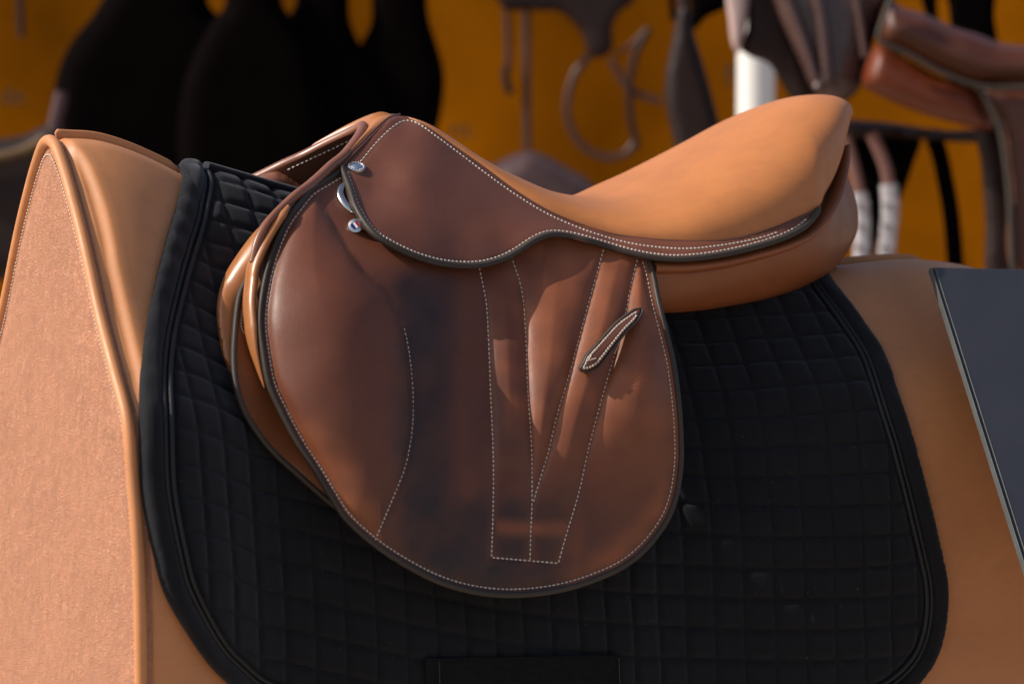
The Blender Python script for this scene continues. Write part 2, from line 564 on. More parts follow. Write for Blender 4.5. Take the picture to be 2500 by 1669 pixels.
stand = empty('saddle_stand', 'tan leather horse-back display stand carrying the saddle, pebbled end panel facing left', 'saddle stand')
crease_px = smooth([(141, 345), (163, 364), (189, 397), (212, 446), (237, 522), (255, 599), (264, 653), (295, 787), (326, 914), (341, 979), (352, 1040)], 20)
CR = to_xq(crease_px)
CR = CR[np.argsort(CR[:, 1])]
def crease_x(q):
    return np.interp(q, CR[:, 1], CR[:, 0])
tx = np.concatenate([np.linspace(0, 1, 40)[:-1] ** 0.6, 1 + np.linspace(0, 1, 40)[:-1] ** 1.5, np.linspace(2, 3, 120)])
qs = np.concatenate([np.linspace(0, 0.1, 22)[:-1], np.linspace(0.1, 1, 110)])
def stand_x(t, q):
    cx = np.maximum(crease_x(q), XF + 0.006)
    return np.interp(t, [0, 1, 2, 3], [0, 1, 2, 3]) * 0 + np.where(t < 1, XF + 0.003 + (cx - XF - 0.003) * t, np.where(t < 2, cx + 0.06 * (t - 1), cx + 0.06 + (XR - cx - 0.06) * (t - 2)))
def stand_off(x, q):
    dx = x - np.maximum(crease_x(q), XF + 0.006)
    fade = (1 - sstep(0.50, 0.66, q)) * sstep(0.0, 0.05, q)
    lay = 0.0048 * sstep(-0.002, 0.009, dx) * fade
    lay += 0.0007 * np.exp(-((dx - 0.011) / 0.008) ** 2) * fade
    lay += 0.0008 * np.sin(q * 17 + x * 14) * sstep(0.03, 0.10, dx) + 0.0006 * np.sin(x * 31 + q * 7)
    lay -= 0.005 * (1 - sstep(0.0, 0.012, x - XF))
    return lay
rows = []
for t in tx:
    X = stand_x(np.full(len(qs), t), qs)
    nearp = on_stand(X, qs, stand_off(X, qs), -1.0)
    farp = on_stand(X, qs, stand_off(X, qs) * 0.3, 1.0)
    rows.append(np.vstack([nearp[::-1], farp[1:]]))
loft('body_cover', rows, M_stand, stand)
# end panel: pebbled leather, softly padded
pan = [(-l, d) for l, d in zip(FL, FD)]
half = np.array([(l, ztop - d) for l, d in zip(FL[::4], FD[::4])])
half = half[half[:, 0] > 0.004]
pw = 0.0035
ring = np.vstack([half[::-1] * [-1, 1], half])                 # (y, z): near bottom -> top -> far bottom
ringc = np.vstack([ring])
rn = np.array(ring)
def panel3(P, off):
    return np.stack([XF - off - 0.0, P[:, 0] / 1000.0, P[:, 1] / 1000.0], 1)
ringd = resample(rn, 0.006)
poly = ringd * 1000.0
sheet('end_panel', poly, panel3, M_pebble, stand, res=9.0, thick=0.006, edge=0.0,
      disp=lambda P, d: 0.008 * (1 - np.exp(-d / 26.0)) - 0.001 + 0.0012 * wob(P, 190, 3))
pp = np.stack([np.full(len(ringd), XF - 0.002), ringd[:, 0], ringd[:, 1]], 1)
pps = smooth(pp, 0.006)
sweep('piping', pps + np.array([0, 0, 0.001]), M_stand, stand, ra=0.0055, out=(-1, 0, 0), n=14)
inn = ringd * 1000.0
st_line = resample(inset(resample(inn, 3.0), -11.5), 4.4)
stitch3d('stitching', panel3(st_line, np.full(len(st_line), 0.0037)), M_thread, stand, 0.72, 0.00085, (-1, 0, 0))
# seam strip standing up along the spine
for a, b in ((XF + 0.004, at_y([(452, 424)], 0)[0, 0]), (at_y([(1990, 650)], 0)[0, 0], at_y([(2259, 640)], 0)[0, 0])):
    u = np.linspace(a, b, 60)
    hgt = 0.0058 * np.minimum(1, np.minimum((u - a) / 0.004 + 0.5, (b - u) / 0.02 + 0.15))
    line = np.stack([u, 0.0008 * np.sin(u * 40), zr(u) + 0.0005 + hgt * 0.3], 1)
    sweep('spine_seam', line, M_stand, stand, ra=0.0022, rb=hgt * 0.9, out=(0, 0, 1), n=10, power=3)
# rear end panel and legs below the picture
rl, rd = prof(np.full(80, XR - 0.001), np.linspace(0.004, 1, 80))
rr_ = np.vstack([np.stack([-rl[::-1], -rd[::-1]], 1), np.stack([rl, -rd], 1)]) + [0, zr(XR)]
rr_ = resample(rr_, 0.012) * 1000
sheet('rear_panel', rr_, lambda P, off: np.stack([XR + off, P[:, 0] / 1000, P[:, 1] / 1000], 1), M_stand, stand, res=28, thick=0.006, edge=0)
zb = min(zr(XF) - FD[-1], zr(XR) - RD[-1])
GZ = -1.05
for lx in (XF + 0.12, XR - 0.16):
    for ly in (-0.15, 0.15):
        zt = -0.36
        sweep('leg', [(lx, ly, zt), (lx, ly * 1.08, (zt + GZ) / 2), (lx, ly * 1.16, GZ)], M_stand, stand, ra=[0.030, 0.026, 0.022], out=(1, 0, 0), n=12)

# ------------------------------------------------------------------ ground
g = mesh_obj('ground', [(-60, -60, GZ), (60, -60, GZ), (60, 60, GZ), (-60, 60, GZ)], [(0, 1, 2, 3)],
             plain('paving', (0.40, 0.32, 0.25), 0.85, 0, 0.2, 3.0, 0.3, 40), None, 0, smooth_shade=False)
g['kind'] = 'structure'

# ------------------------------------------------------------------ saddle pad
pad = empty('saddle_pad', 'black quilted saddle pad with corded border lying on the stand under the saddle', 'saddle pad')
pad_px = [(446, 428), (440, 460), (429, 508), (402, 598), (387, 653), (370, 728), (356, 799), (347, 870), (344, 930), (344, 1020), (345, 1107), (354, 1222), (379, 1345),
          (406, 1441), (460, 1536), (517, 1617), (571, 1669), (680, 1740), (830, 1775), (1100, 1785), (1500, 1785), (1900, 1775), (2080, 1755), (2180, 1715), (2236, 1669), (2274, 1621), (2300, 1560),
          (2314, 1480), (2312, 1400), (2301, 1345), (2270, 1215), (2232, 1069), (2201, 979), (2155, 856), (2090, 760), (2048, 707), (2018, 672)]
PX = to_xq(pad_px, 0.006)
PX[0, 1] = max(PX[0, 1], 0.03)
S0 = FS
def xs_of(xq):                    # metric sheet coordinates: x, arc length from the ridge
    return np.stack([xq[:, 0], xq[:, 1] * slen(xq[:, 0])], 1)
E = xs_of(PX)
front_top = [E[0, 0] + 0.004, 0.0]
rear_top = [E[-1, 0] - 0.012, 0.0]
edge_line = smooth(np.vstack([front_top, E, rear_top]), 0.004)
edge_line[:, 1] = np.maximum(edge_line[:, 1], 0.0)
top = np.stack([np.linspace(edge_line[-1, 0], edge_line[0, 0], 140)[1:-1], np.zeros(138)], 1)
pad_out = np.vstack([edge_line, top]) * 1000.0
BW = 21.0                         # border width in mm
CELL = 29.0
def pad3(P, off, side=-1.0):
    x = P[:, 0] / 1000; s = P[:, 1] / 1000
    return on_stand(x, np.clip(s / slen(x), 0, 1), off, side)
edge_mm = edge_line * 1000.0
def pad_disp(P, d):
    de = seg_dist(P, edge_mm)
    a = P[:, 0] / CELL + 0.03 * np.sin(P[:, 1] / 50); b = (P[:, 1] + 6) / CELL + 0.03 * np.sin(P[:, 0] / 60)
    fa = np.abs(a - np.floor(a) - 0.5) * 2; fb = np.abs(b - np.floor(b) - 0.5) * 2
    rnd = np.sin(np.floor(a) * 12.9 + np.floor(b) * 78.2) * 43758.5; rnd = rnd - np.floor(rnd)
    puff = (0.0034 + 0.0015 * rnd) * (1 - fa**5) * (1 - fb**5)
    quilt = 0.010 + puff * sstep(BW + 7, BW + 16, de) + 0.0011 * wob(P, 110, 5)
    t = np.clip(de / BW, 0, 1)
    band = 0.006 + 0.0075 * np.sqrt(np.maximum(1 - (2 * t - 1) ** 2, 0)) ** 0.8 + 0.0014 * wob(P, 46, 9) * np.sin(np.pi * t)
    r = np.where(de < BW, band, quilt)
    r -= 0.0045 * np.exp(-((de - BW) / 2.0) ** 2)
    r -= 0.0015 * np.exp(-((de - BW - 8) / 2.0) ** 2)
    return r
cloth = sheet('quilted_cloth', pad_out, pad3, M_pad, pad, res=2.4, disp=pad_disp, thick=0.006, edge=2.5, edge_drop=0.003, sharp=70)
far = sheet('quilted_cloth', resample(np.vstack([edge_line, top]) * 1000, 10, True), lambda P, off: pad3(P, off, 1.0), M_pad, pad, res=16,
            disp=lambda P, d: np.full(len(P), 0.011), thick=0.006, edge=2.5)
def edge_inset(mm):
    L = resample(inset(resample(edge_mm, 3.0), -mm), 4.0)
    d = seg_dist(L, edge_mm)
    L = L[(d > mm - 1.2) & (L[:, 1] > 0)]
    return L
_t = edge_inset(10.0)
if not inside(_t[[len(_t) // 2]], pad_out)[0]:
    def edge_inset(mm):
        L = resample(inset(resample(edge_mm, 3.0), mm), 4.0)
        d = seg_dist(L, edge_mm)
        return L[(d > mm - 1.2) & (L[:, 1] > 0)]
for mm, r, z in ((BW - 0.2, 0.0022, 0.0095), (BW + 5.6, 0.0022, 0.0108)):
    L = edge_inset(mm)
    sweep('corded_piping', pad3(L, np.full(len(L), z)), M_cord, pad, ra=r, rb=r * 1.0, n=8)
    L2 = edge_inset(mm + 2.6)
    stitch3d('stitching', pad3(resample(L2, 4.5), np.full(len(resample(L2, 4.5)), 0.0088 if mm < BW else 0.0098)), M_cord, pad, 0.7, 0.0006)
# spine binding seen in front of the pommel
u = np.linspace(edge_line[0, 0] + 0.026, edge_line[0, 0] + 0.16, 60)
sweep('spine_binding', np.stack([u, np.zeros(60), zr(u) + 0.0140], 1), M_padband, pad, ra=0.010, rb=0.0040, out=(0, 0, 1), n=12, power=3)
# rolled front edge over the withers
_L = edge_inset(11.0)
_L = _L[(_L[:, 1] < 75) & (_L[:, 0] < edge_mm[:, 0].min() + 160)]
_L = _L[np.argsort(-_L[:, 1])]
_n = pad3(_L, np.full(len(_L), 0.005)); _x0 = _n[-1, 0]
_top = np.array([[_x0 + 0.001, 0.0, zr(_x0) + 0.008]])
rollp = smooth(np.vstack([_n[::3], _top, (_n[::3] * [1, -1, 1])[::-1]]), 0.004)
an = np.linspace(-1, 1, len(rollp))
sweep('rolled_edge', rollp, M_padband, pad, ra=0.0112 * (1 - 0.55 * np.abs(an) ** 3), rb=0.0105 * (1 - 0.85 * np.abs(an) ** 3), out=(0.15, -0.6, 1), n=16)
# elastic girth keeper low on the pad
kp = [(1034, 1586), (1509, 1580), (1515, 1760), (1034, 1760)]
kpx = resample(np.array([(1034, 1586), (1509, 1581), (1512, 1700), (1036, 1700), (1034, 1586)], float), 12.0)[:-1]
kpoly = xs_of(to_xq(kpx, 0.012)) * 1000
KE = xs_of(to_xq([(1034, 1586), (1509, 1581), (1512, 1700), (1036, 1700)], 0.012)) * 1000
keep = sheet('girth_keeper', kpoly, pad3, plain('black_elastic', (0.009, 0.009, 0.009), 0.9, 0, 0.3, 300, 0.4, 900, spec=0.12), pad, res=4.0, thick=0.003, edge=2.0, edge_drop=0.001,
             disp=lambda P, d: 0.0185 + 0.0008 * np.sin((P[:, 0]) * 1.6) * sstep(2, 6, d))
for fx in (0.985, 0.06):
    _a = KE[0] * (1 - fx) + KE[1] * fx; _b = KE[3] * (1 - fx) + KE[2] * fx
    L = np.stack([np.linspace(_a[0], _b[0], 24), np.linspace(_a[1] + 2, _b[1] - 2, 24)], 1)
    stitch3d('stitching', pad3(L, np.full(24, 0.0195)), plain('grey_thread', (0.05, 0.05, 0.05), 0.7), keep, 0.75, 0.0006)

def stand_lat(x, z):
    d = zr(x) - z
    lo = np.zeros(len(x)); hi = np.ones(len(x))
    for _ in range(22):
        mid = (lo + hi) / 2
        up = prof(x, mid)[1] < d
        lo = np.where(up, mid, lo); hi = np.where(up, hi, mid)
    return prof(x, (lo + hi) / 2)[0] * sstep(-0.01, 0.005, d)
def clear(yf, margin, k=0.006):
    """keep a layer outside the padded stand"""
    def f(P):
        P = np.atleast_2d(P)
        y0 = yf(P); y = y0
        for _ in range(3):
            q = at_y(P, y)
            lim = -(stand_lat(q[:, 0], q[:, 2]) + (margin(P) if callable(margin) else margin))
            y = -(k * np.logaddexp(-y0 / k, -lim / k))
        return y
    return f

# ------------------------------------------------------------------ saddle
saddle = empty('jumping_saddle', 'brown leather jumping saddle with tan seat and forward-cut flap on the black pad', 'saddle')
def lift(yfun):
    return lambda P, off: at_y(P, yfun(P) - off)

# --- flap
flap_edge = [(826, 414), (790, 435), (752, 459), (722, 495), (694, 533), (674, 573), (647, 653), (632, 730), (628, 791), (636, 864), (651, 941), (682, 1010), (722, 1085),
             (766, 1153), (805, 1218), (838, 1268), (915, 1337), (992, 1387), (1068, 1425), (1145, 1448), (1221, 1458), (1298, 1456), (1375, 1444), (1451, 1421), (1528, 1385),
             (1585, 1337), (1635, 1268), (1658, 1203), (1668, 1126), (1668, 1069), (1662, 979), (1649, 883), (1631, 806), (1612, 730), (1599, 665), (1588, 630)]
flap_ctrl = [(826, 414, -.060), (870, 480, -.084), (722, 495, -.104), (674, 573, -.124), (632, 730, -.155), (632, 850, -.172), (682, 1010, -.195), (766, 1153, -.214), (838, 1268, -.228), (992, 1387, -.238), (1221, 1458, -.244),
             (1451, 1421, -.239), (1635, 1268, -.224), (1668, 1069, -.214), (1649, 883, -.198), (1600, 665, -.152), (1588, 600, -.140), (1590, 760, -.180), (1595, 900, -.209), (1595, 1000, -.221), (900, 520, -.099), (900, 580, -.125), (1300, 500, -.100)]
for row_, ys_ in ((620, (-.147, -.134, -.126, -.129, -.138)), (760, (-.186, -.165, -.152, -.163, -.175)), (900, (-.205, -.188, -.181, -.193, -.205)), (1000, (-.214, -.203, -.199, -.208, -.216)),
                  (1100, (-.222, -.216, -.214, -.219, -.223)), (1250, (-.232, -.231, -.230, -.231, -.230)), (1380, (-.240, -.240, -.240, -.239, -.236))):
    for col_, y_ in zip((860, 1040, 1190, 1350, 1510), ys_):
        if row_ < 1300 or col_ > 1000:
            flap_ctrl.append((col_, row_, y_))
flap_y = clear(tps(flap_ctrl, 3e-4), lambda P: 0.026 + 0.032 * (1 - sstep(640, 900, P[:, 0])) * (1 - sstep(800, 1150, P[:, 1])))
fe = smooth(flap_edge, 7)
hid = smooth([(1588, 630), (1560, 614), (1490, 596), (1432, 580), (1380, 568), (1340, 566), (1300, 580), (1230, 616), (1130, 630), (1000, 604), (920, 540), (880, 500), (826, 414)], 7)
flap_out = np.vstack([fe, hid[1:-1]])
S1 = smooth([(763, 470), (790, 505), (838, 588), (888, 661), (946, 715), (972, 764), (986, 800), (999, 864), (1008, 960), (1007, 1036), (1000, 1090), (988, 1142), (953, 1230), (915, 1320)], 6)
S1s = S1[(S1[:, 1] > 795)]
S2 = smooth([(1168, 640), (1172, 661), (1187, 738), (1193, 826), (1198, 960), (1204, 1098), (1205, 1184), (1203, 1280), (1200, 1360)], 6)
S3 = smooth([(1246, 612), (1250, 630), (1273, 703), (1283, 806), (1288, 941), (1298, 1098), (1299, 1222), (1296, 1299), (1294, 1368)], 6)
S4 = smooth([(1474, 606), (1468, 630), (1444, 715), (1417, 814), (1390, 914), (1359, 1017), (1340, 1098), (1320, 1165), (1302, 1226)], 6)
S5 = smooth([(1566, 600), (1557, 632), (1539, 703), (1528, 764), (1509, 837), (1486, 914), (1459, 1010), (1438, 1090), (1413, 1203), (1382, 1307), (1363, 1374)], 6)
SB = smooth([(1200, 1360), (1294, 1368), (1363, 1374)], 6)
def xat(line, y):
    o = np.argsort(line[:, 1]); return np.interp(y, line[o, 1], line[o, 0])
def flap_disp(P, d):
    x, y = P[:, 0], P[:, 1]
    d1 = seg_dist(P, S1); ds = [seg_dist(P, S) for S in (S2, S3, S4, S5)]; db = seg_dist(P, SB)
    left = (x < xat(S1, y)) & (y > 470)
    de = seg_dist(P, fe)
    k = np.minimum(d1, np.maximum(de - 26, 0))
    low = 1 - 0.75 * sstep(980, 1330, y)
    r = np.where(left, (0.0052 * (1 - np.exp(-k / 9.0)) + 0.0070 * (1 - np.exp(-k / 55.0))) * low, 0.0)
    right = x > xat(S2, np.clip(y, 640, 1360))
    m = np.minimum.reduce(ds)
    m = np.minimum(m, np.maximum(de - 22, 0))
    amp = 0.0085 * (1 - 0.80 * sstep(1000, 1330, y))
    pf = amp * (1 - np.exp(-m / 30.0)) * (0.25 + 0.75 * sstep(590, 700, y + np.where(x < 1330, -30, 0)))
    r = np.where(right & ~left, pf, r)
    mid = (~left) & (~right)
    r = np.where(mid, 0.0030 * (1 - np.exp(-np.minimum(ds[0], d1) / 40.0)) * (1 - sstep(1000, 1300, y)), r)
    # stitched seams pull the leather in
    for q in ds + [db, np.where(y > 790, d1, 99)]:
        r = r - 0.0012 * np.exp(-(q / 5.0) ** 2)
    r = r - 0.0010 * np.exp(-((de - 22) / 5.0) ** 2)
    r += 0.0007 * wob(P, 160, 11) * sstep(10, 60, de)
    # soft pull wrinkles behind the keeper
    w = np.exp(-(((x - 1585) / 40) ** 2 + ((y - 880) / 90) ** 2))
    r += 0.00035 * w * np.sin((x * 0.42 + y) * 0.42)
    return r
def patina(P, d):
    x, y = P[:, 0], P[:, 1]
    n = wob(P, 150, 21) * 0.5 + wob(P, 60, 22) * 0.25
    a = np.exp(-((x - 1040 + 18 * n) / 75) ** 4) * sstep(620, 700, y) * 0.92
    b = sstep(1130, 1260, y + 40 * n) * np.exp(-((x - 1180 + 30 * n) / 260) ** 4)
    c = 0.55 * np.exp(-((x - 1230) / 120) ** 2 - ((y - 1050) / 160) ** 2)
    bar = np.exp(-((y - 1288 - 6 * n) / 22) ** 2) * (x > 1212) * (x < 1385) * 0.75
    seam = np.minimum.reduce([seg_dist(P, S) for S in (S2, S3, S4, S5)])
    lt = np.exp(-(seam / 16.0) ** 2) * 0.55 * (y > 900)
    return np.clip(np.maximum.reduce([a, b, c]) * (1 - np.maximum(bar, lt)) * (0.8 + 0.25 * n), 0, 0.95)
def burnish_sun(P, d):
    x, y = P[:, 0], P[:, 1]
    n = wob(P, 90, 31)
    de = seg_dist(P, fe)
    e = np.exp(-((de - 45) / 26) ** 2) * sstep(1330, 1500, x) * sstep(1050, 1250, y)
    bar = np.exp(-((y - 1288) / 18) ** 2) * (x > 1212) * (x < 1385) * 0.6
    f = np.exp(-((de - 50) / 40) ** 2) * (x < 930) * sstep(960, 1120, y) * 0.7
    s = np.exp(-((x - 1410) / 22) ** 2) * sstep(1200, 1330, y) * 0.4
    rear = 0.58 * sstep(1170, 1330, x + 25 * n) * (1 - sstep(1000, 1300, y + 30 * n))  # sunlight on the rear panels, painted in as a warmer, lighter leather tone
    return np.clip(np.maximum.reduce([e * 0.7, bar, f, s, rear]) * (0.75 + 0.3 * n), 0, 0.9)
flap3 = lift(flap_y)
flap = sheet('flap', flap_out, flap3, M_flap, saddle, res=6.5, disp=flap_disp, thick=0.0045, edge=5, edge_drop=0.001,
             attrs={'patina': patina, 'burnish_sun': burnish_sun}, sharp=60)
def flap_surf(P, off):
    d = seg_dist(P, flap_out, True)
    return at_y(P, flap_y(P) - flap_disp(P, d) - off)
bl = inset(fe, -7.0)
if not inside(bl[[len(bl) // 2]], flap_out)[0]:
    bl = inset(fe, 7.0); FIN = 1.0
else:
    FIN = -1.0
sweep('edge_binding', flap_surf(bl, np.full(len(bl), -0.0008)), M_bind, flap, ra=0.0026, rb=0.0034, n=14, power=3.2)
stl = inset(fe, FIN * 21.0)
stl = stl[seg_dist(stl, fe) > 18]
stitches('stitching', stl, flap_surf, M_thread, flap, 10.5, 0.72, 0.00074, 0.0006)
for S in (S1s, S2, S3, S4, S5, SB):
    stitches('stitching', S, flap_surf, M_thread, flap, 11.0, 0.70, 0.00078, 0.0007)

# --- far flap (plain) behind the stand
faro = resample(np.vstack([flap_out]), 30, True)
sheet('flap', faro, lambda P, off: at_y(P, flap_y(P) - off) * np.array([1, -1, 1]), M_sweat, saddle, res=40, thick=0.005, edge=0)

# --- keeper strap on the flap
keep_px = smooth([(1554, 754), (1529, 769), (1503, 789), (1478, 816), (1452, 845), (1432, 867), (1423, 886), (1416, 899), (1421, 906), (1437, 905), (1459, 894), (1478, 872),
                  (1503, 840), (1529, 808), (1553, 784), (1563, 769), (1567, 756)], 4, True)
kb = 0.012
def keep3(P, off):
    return at_y(P, flap_y(P) - kb - off - 0.005 * np.sin(np.clip((P[:, 1] - 754) / 152, 0, 1) * math.pi))
kstrap = sheet('stirrup_keeper', keep_px, keep3, M_skirt, saddle, res=4.5, thick=0.006, edge=6, edge_drop=0.002,
               disp=lambda P, d: 0.002 * (1 - np.exp(-d / 8)))
kx = resample(keep_px, 4, True)
sweep('edge_binding', keep3(kx, np.full(len(kx), -0.0018)), M_bind, kstrap, ra=0.0010, rb=0.0026, n=10, closed=True, power=3)
c_in = inset(keep_px, 7.5, True)
if not inside(c_in[[0]], keep_px)[0]:
    c_in = inset(keep_px, -7.5, True)
c_in = c_in[seg_dist(c_in, keep_px, True) > 6.2]
stitches('stitching', c_in, keep3, M_thread, kstrap, 8.0, 0.85, 0.00105, 0.0016, closed=True)
for tail in ([(1436, 880), (1441, 872), (1444, 866)], [(1438, 880), (1448, 876), (1455, 874)], [(1513, 832), (1507, 848), (1500, 862)]):
    L = smooth(tail, 3)
    sweep('thread_tail', keep3(L, np.full(len(L), 0.003 if tail[0][0] < 1500 else -0.008)), M_thread, kstrap, ra=0.0005, n=6)

# --- sweat flap under the flap
sw_edge = [(618, 650), (596, 687), (582, 720), (575, 758), (570, 810), (567, 860), (568, 905), (574, 945), (583, 978), (600, 1018), (636, 1072), (670, 1111), (728, 1163), (785, 1213), (830, 1248)]
swl = smooth(sw_edge, 6)
sw_out = np.vstack([swl, smooth([(830, 1248), (900, 1200), (900, 900), (800, 680), (700, 630), (618, 650)], 8)[1:-1]])
sw_y = clear(tps([(618, 650, -.112), (582, 720, -.118), (568, 880, -.132), (583, 978, -.150), (670, 1111, -.176), (785, 1213, -.196), (830, 1248, -.201), (700, 700, -.138), (750, 950, -.168), (900, 1200, -.201), (900, 900, -.172), (800, 680, -.142), (660, 850, -.142)], 3e-4), lambda P: 0.021 + 0.017 * (1 - sstep(900, 1120, P[:, 1])))
sw3 = lift(sw_y)
sweat = sheet('sweat_flap', sw_out, sw3, M_sweat, saddle, res=8, thick=0.004, edge=5, edge_drop=0.001,
              disp=lambda P, d: 0.003 * (1 - np.exp(-d / 30)))
b2 = inset(swl, -3.5)
if not inside(b2[[len(b2) // 2]], sw_out)[0]:
    b2 = inset(swl, 3.5)
sweep('edge_binding', sw3(b2, np.full(len(b2), -0.0008)), M_bind, sweat, ra=0.0026, rb=0.0034, n=12, power=3)
s2 = smooth([(607, 704), (597, 735), (591, 770), (589, 795), (593, 808), (601, 818), (607, 824)], 4)
stitches('stitching', s2, sw3, M_thread, sweat, 7.5, 0.75, 0.0007, 0.0022)

# --- knee block: slim roll showing between flap and sweat flap
kb_px = smooth([(700, 505), (684, 525), (660, 562), (636, 607), (618, 655), (612, 700), (609, 739), (612, 788), (619, 846), (630, 893), (645, 947)], 6)
kb_y = np.interp(kb_px[:, 1], [505, 607, 739, 850, 947], [-.112, -.128, -.143, -.155, -.166])
tt = np.linspace(0, 1, len(kb_px))
rad = 0.0048 * np.minimum(1, np.minimum(tt / 0.12 + 0.5, (1 - tt) / 0.35 + 0.12))
sweep('knee_block', at_y(kb_px, np.minimum(clear(lambda P: kb_y, 0.040)(kb_px), flap_y(kb_px) + 0.008)), M_roll, saddle, ra=rad, rb=rad * 2.2, n=16)

# --- front panel roll
fr_edge = [(700, 492), (653, 534), (615, 573), (577, 624), (550, 668), (535, 710), (529, 749), (530, 787), (534, 817), (546, 874), (563, 912), (582, 945), (610, 980)]
frl = smooth(fr_edge, 6)
fr_out = np.vstack([frl, smooth([(610, 980), (660, 900), (665, 760), (672, 640), (690, 560), (700, 492)], 8)[1:-1]])
fr_y = clear(tps([(700, 492, -.098), (615, 573, -.100), (550, 668, -.102), (529, 760, -.104), (546, 874, -.116), (610, 980, -.138), (680, 900, -.140), (690, 760, -.128), (700, 640, -.120), (730, 540, -.110), (620, 760, -.115)], 3e-4), 0.022, 0.003)
sheet('front_panel', fr_out, lift(fr_y), M_roll, saddle, res=6, thick=0.02, edge=0,
      disp=lambda P, d: 0.016 * np.sqrt(np.clip(1 - (1 - np.clip(seg_dist(P, frl) / 42, 0, 1)) ** 2, 0, 1)) - 0.004 - 0.010 * sstep(640, 690, P[:, 0]))

# --- seat
W_px = [(1000, 291, -.012), (1030, 303, -.025), (1106, 356, -.041), (1183, 410, -.057), (1260, 467, -.076), (1336, 513, -.092), (1413, 546, -.104), (1490, 569, -.115), (1566, 580, -.127),
        (1643, 586, -.138), (1715, 587, -.146), (1792, 582, -.149), (1868, 563, -.148), (1945, 532, -.143), (1998, 504, -.134), (2014, 471, -.122), (2037, 429, -.104), (2056, 379, -.084), (2067, 333, -.062), (2073, 303, -.042), (2074, 286, -.018)]
Wp = np.array(W_px)
W3 = smooth(at_y(Wp[:, :2], Wp[:, 2]), 0.004)
K_px = [(985, 283), (1030, 299), (1080, 331), (1126, 366), (1170, 394), (1221, 421), (1298, 456), (1355, 471), (1413, 478), (1451, 475), (1490, 462), (1530, 443), (1600, 411), (1677, 371), (1753, 329), (1830, 284), (1887, 257), (1945, 237),
        (1995, 231), (2026, 235), (2050, 246), (2065, 260), (2073, 276)]
K3 = smooth(at_y(K_px, np.zeros(len(K_px))), 0.003)
K3 = K3[np.argsort(K3[:, 0])]
nW = len(W3); seat_rows = []
xw0, xw1 = W3[0, 0], W3[-1, 0]; xk0, xk1 = K3[0, 0], K3[-1, 0]
TH = np.linspace(0, math.pi / 2, 30)
for i in range(nW):
    w = W3[i]
    u = np.clip((w[0] - xw0) / (xw1 - xw0), 0, 1)
    e = sstep(0.55, 1.0, u)
    xk = w[0] + e * (xk1 - xw1) + (1 - sstep(0, 0.2, u)) * (xk0 - xw0)
    k = np.array([xk, 0.0, np.interp(xk, K3[:, 0], K3[:, 2])])
    O = np.array([(w[0] + k[0]) / 2 * 0 + w[0], 0.0, w[2]])
    p = 2.0 / (2.0 + 0.35 * sstep(0.2, 0.7, u))
    c = np.cos(TH) ** p; s = np.sin(TH) ** p
    row = O + np.outer(c, w - O) + np.outer(s, k - O)
    seat_rows.append(np.vstack([row, (row[:-1] * [1, -1, 1])[::-1]]))
seat = loft('seat', seat_rows, M_seat, saddle, 80)
# welt between seat and skirt, two thin cords
wl3 = W3[: int(np.argmin(np.linalg.norm(W3 - at_y([(1998, 504)], -.134)[0], axis=1))) + 1]
sweep('welt', wl3 + [0, -0.001, -0.0010], M_welt, saddle, ra=0.0015, n=8)
sweep('welt', wl3 + [0, -0.0014, -0.0042], M_welt, saddle, ra=0.0013, n=8)
# cantle back closes the seat behind
bot = W3[int(nW * 0.62):]
rows = []
for t in np.linspace(0, 1, 8):
    sh = bot * [1, 1 - 0.25 * t, 1] + np.array([-0.05 * t * t, 0, -0.05 * t])
    rows.append(np.vstack([sh, (sh * [1, -1, 1])[::-1]]))
loft('cantle_back', rows, M_panel, saddle, 80)

# --- skirt
sk_low = [(829, 412), (836, 432), (847, 461), (859, 499), (876, 532), (907, 573), (953, 603), (1011, 630), (1068, 647), (1126, 654), (1183, 651), (1233, 636), (1271, 615), (1310, 590), (1340, 579), (1380, 580),
          (1432, 592), (1490, 609), (1547, 625), (1605, 635), (1652, 638), (1729, 632), (1805, 618), (1882, 597), (1933, 577), (1971, 553), (1996, 524), (2000, 514)]
skl = smooth(sk_low, 6)
sk_top = smooth([(2000, 514), (1998, 504), (1945, 532), (1868, 563), (1792, 582), (1715, 587), (1643, 586), (1566, 580), (1490, 569), (1413, 546), (1336, 513), (1260, 467), (1183, 410), (1106, 356), (1030, 304), (995, 288),
                 (972, 283), (953, 290), (925, 311), (896, 339), (860, 374), (829, 404)], 6)
sk_out = np.vstack([skl, sk_top[1:]])
sk_ctrl = [(w[0], w[1], w[2]) for w in W_px[1:14]] + [(985, 285, -.010), (953, 288, -.016), (896, 339, -.036), (860, 374, -.049), (829, 406, -.062), (2000, 514, -.139), (836, 432, -.074), (859, 499, -.110), (907, 573, -.140), (1011, 630, -.152),
           (1126, 654, -.150), (1233, 636, -.146), (1340, 579, -.136), (1432, 592, -.140), (1547, 625, -.151), (1652, 638, -.163), (1805, 618, -.166), (1882, 597, -.161), (1971, 553, -.149),
           (1000, 430, -.082), (1080, 500, -.106), (980, 540, -.124), (1180, 570, -.126), (940, 400, -.062), (1250, 540, -.114), (905, 470, -.088)]
sk_y = tps(sk_ctrl, 2e-4)
sk3 = lift(sk_y)
def sk_disp(P, d):
    dl = seg_dist(P, skl); dt = seg_dist(P, wst)
    r = 0.0024 * (1 - np.exp(-np.maximum(dl - 12, 0) / 30)) - 0.0008 * np.exp(-((dl - 13) / 4.0) ** 2) - 0.0009 * np.exp(-(dt / 4.5) ** 2)
    return r + 0.0006 * wob(P, 170, 41)
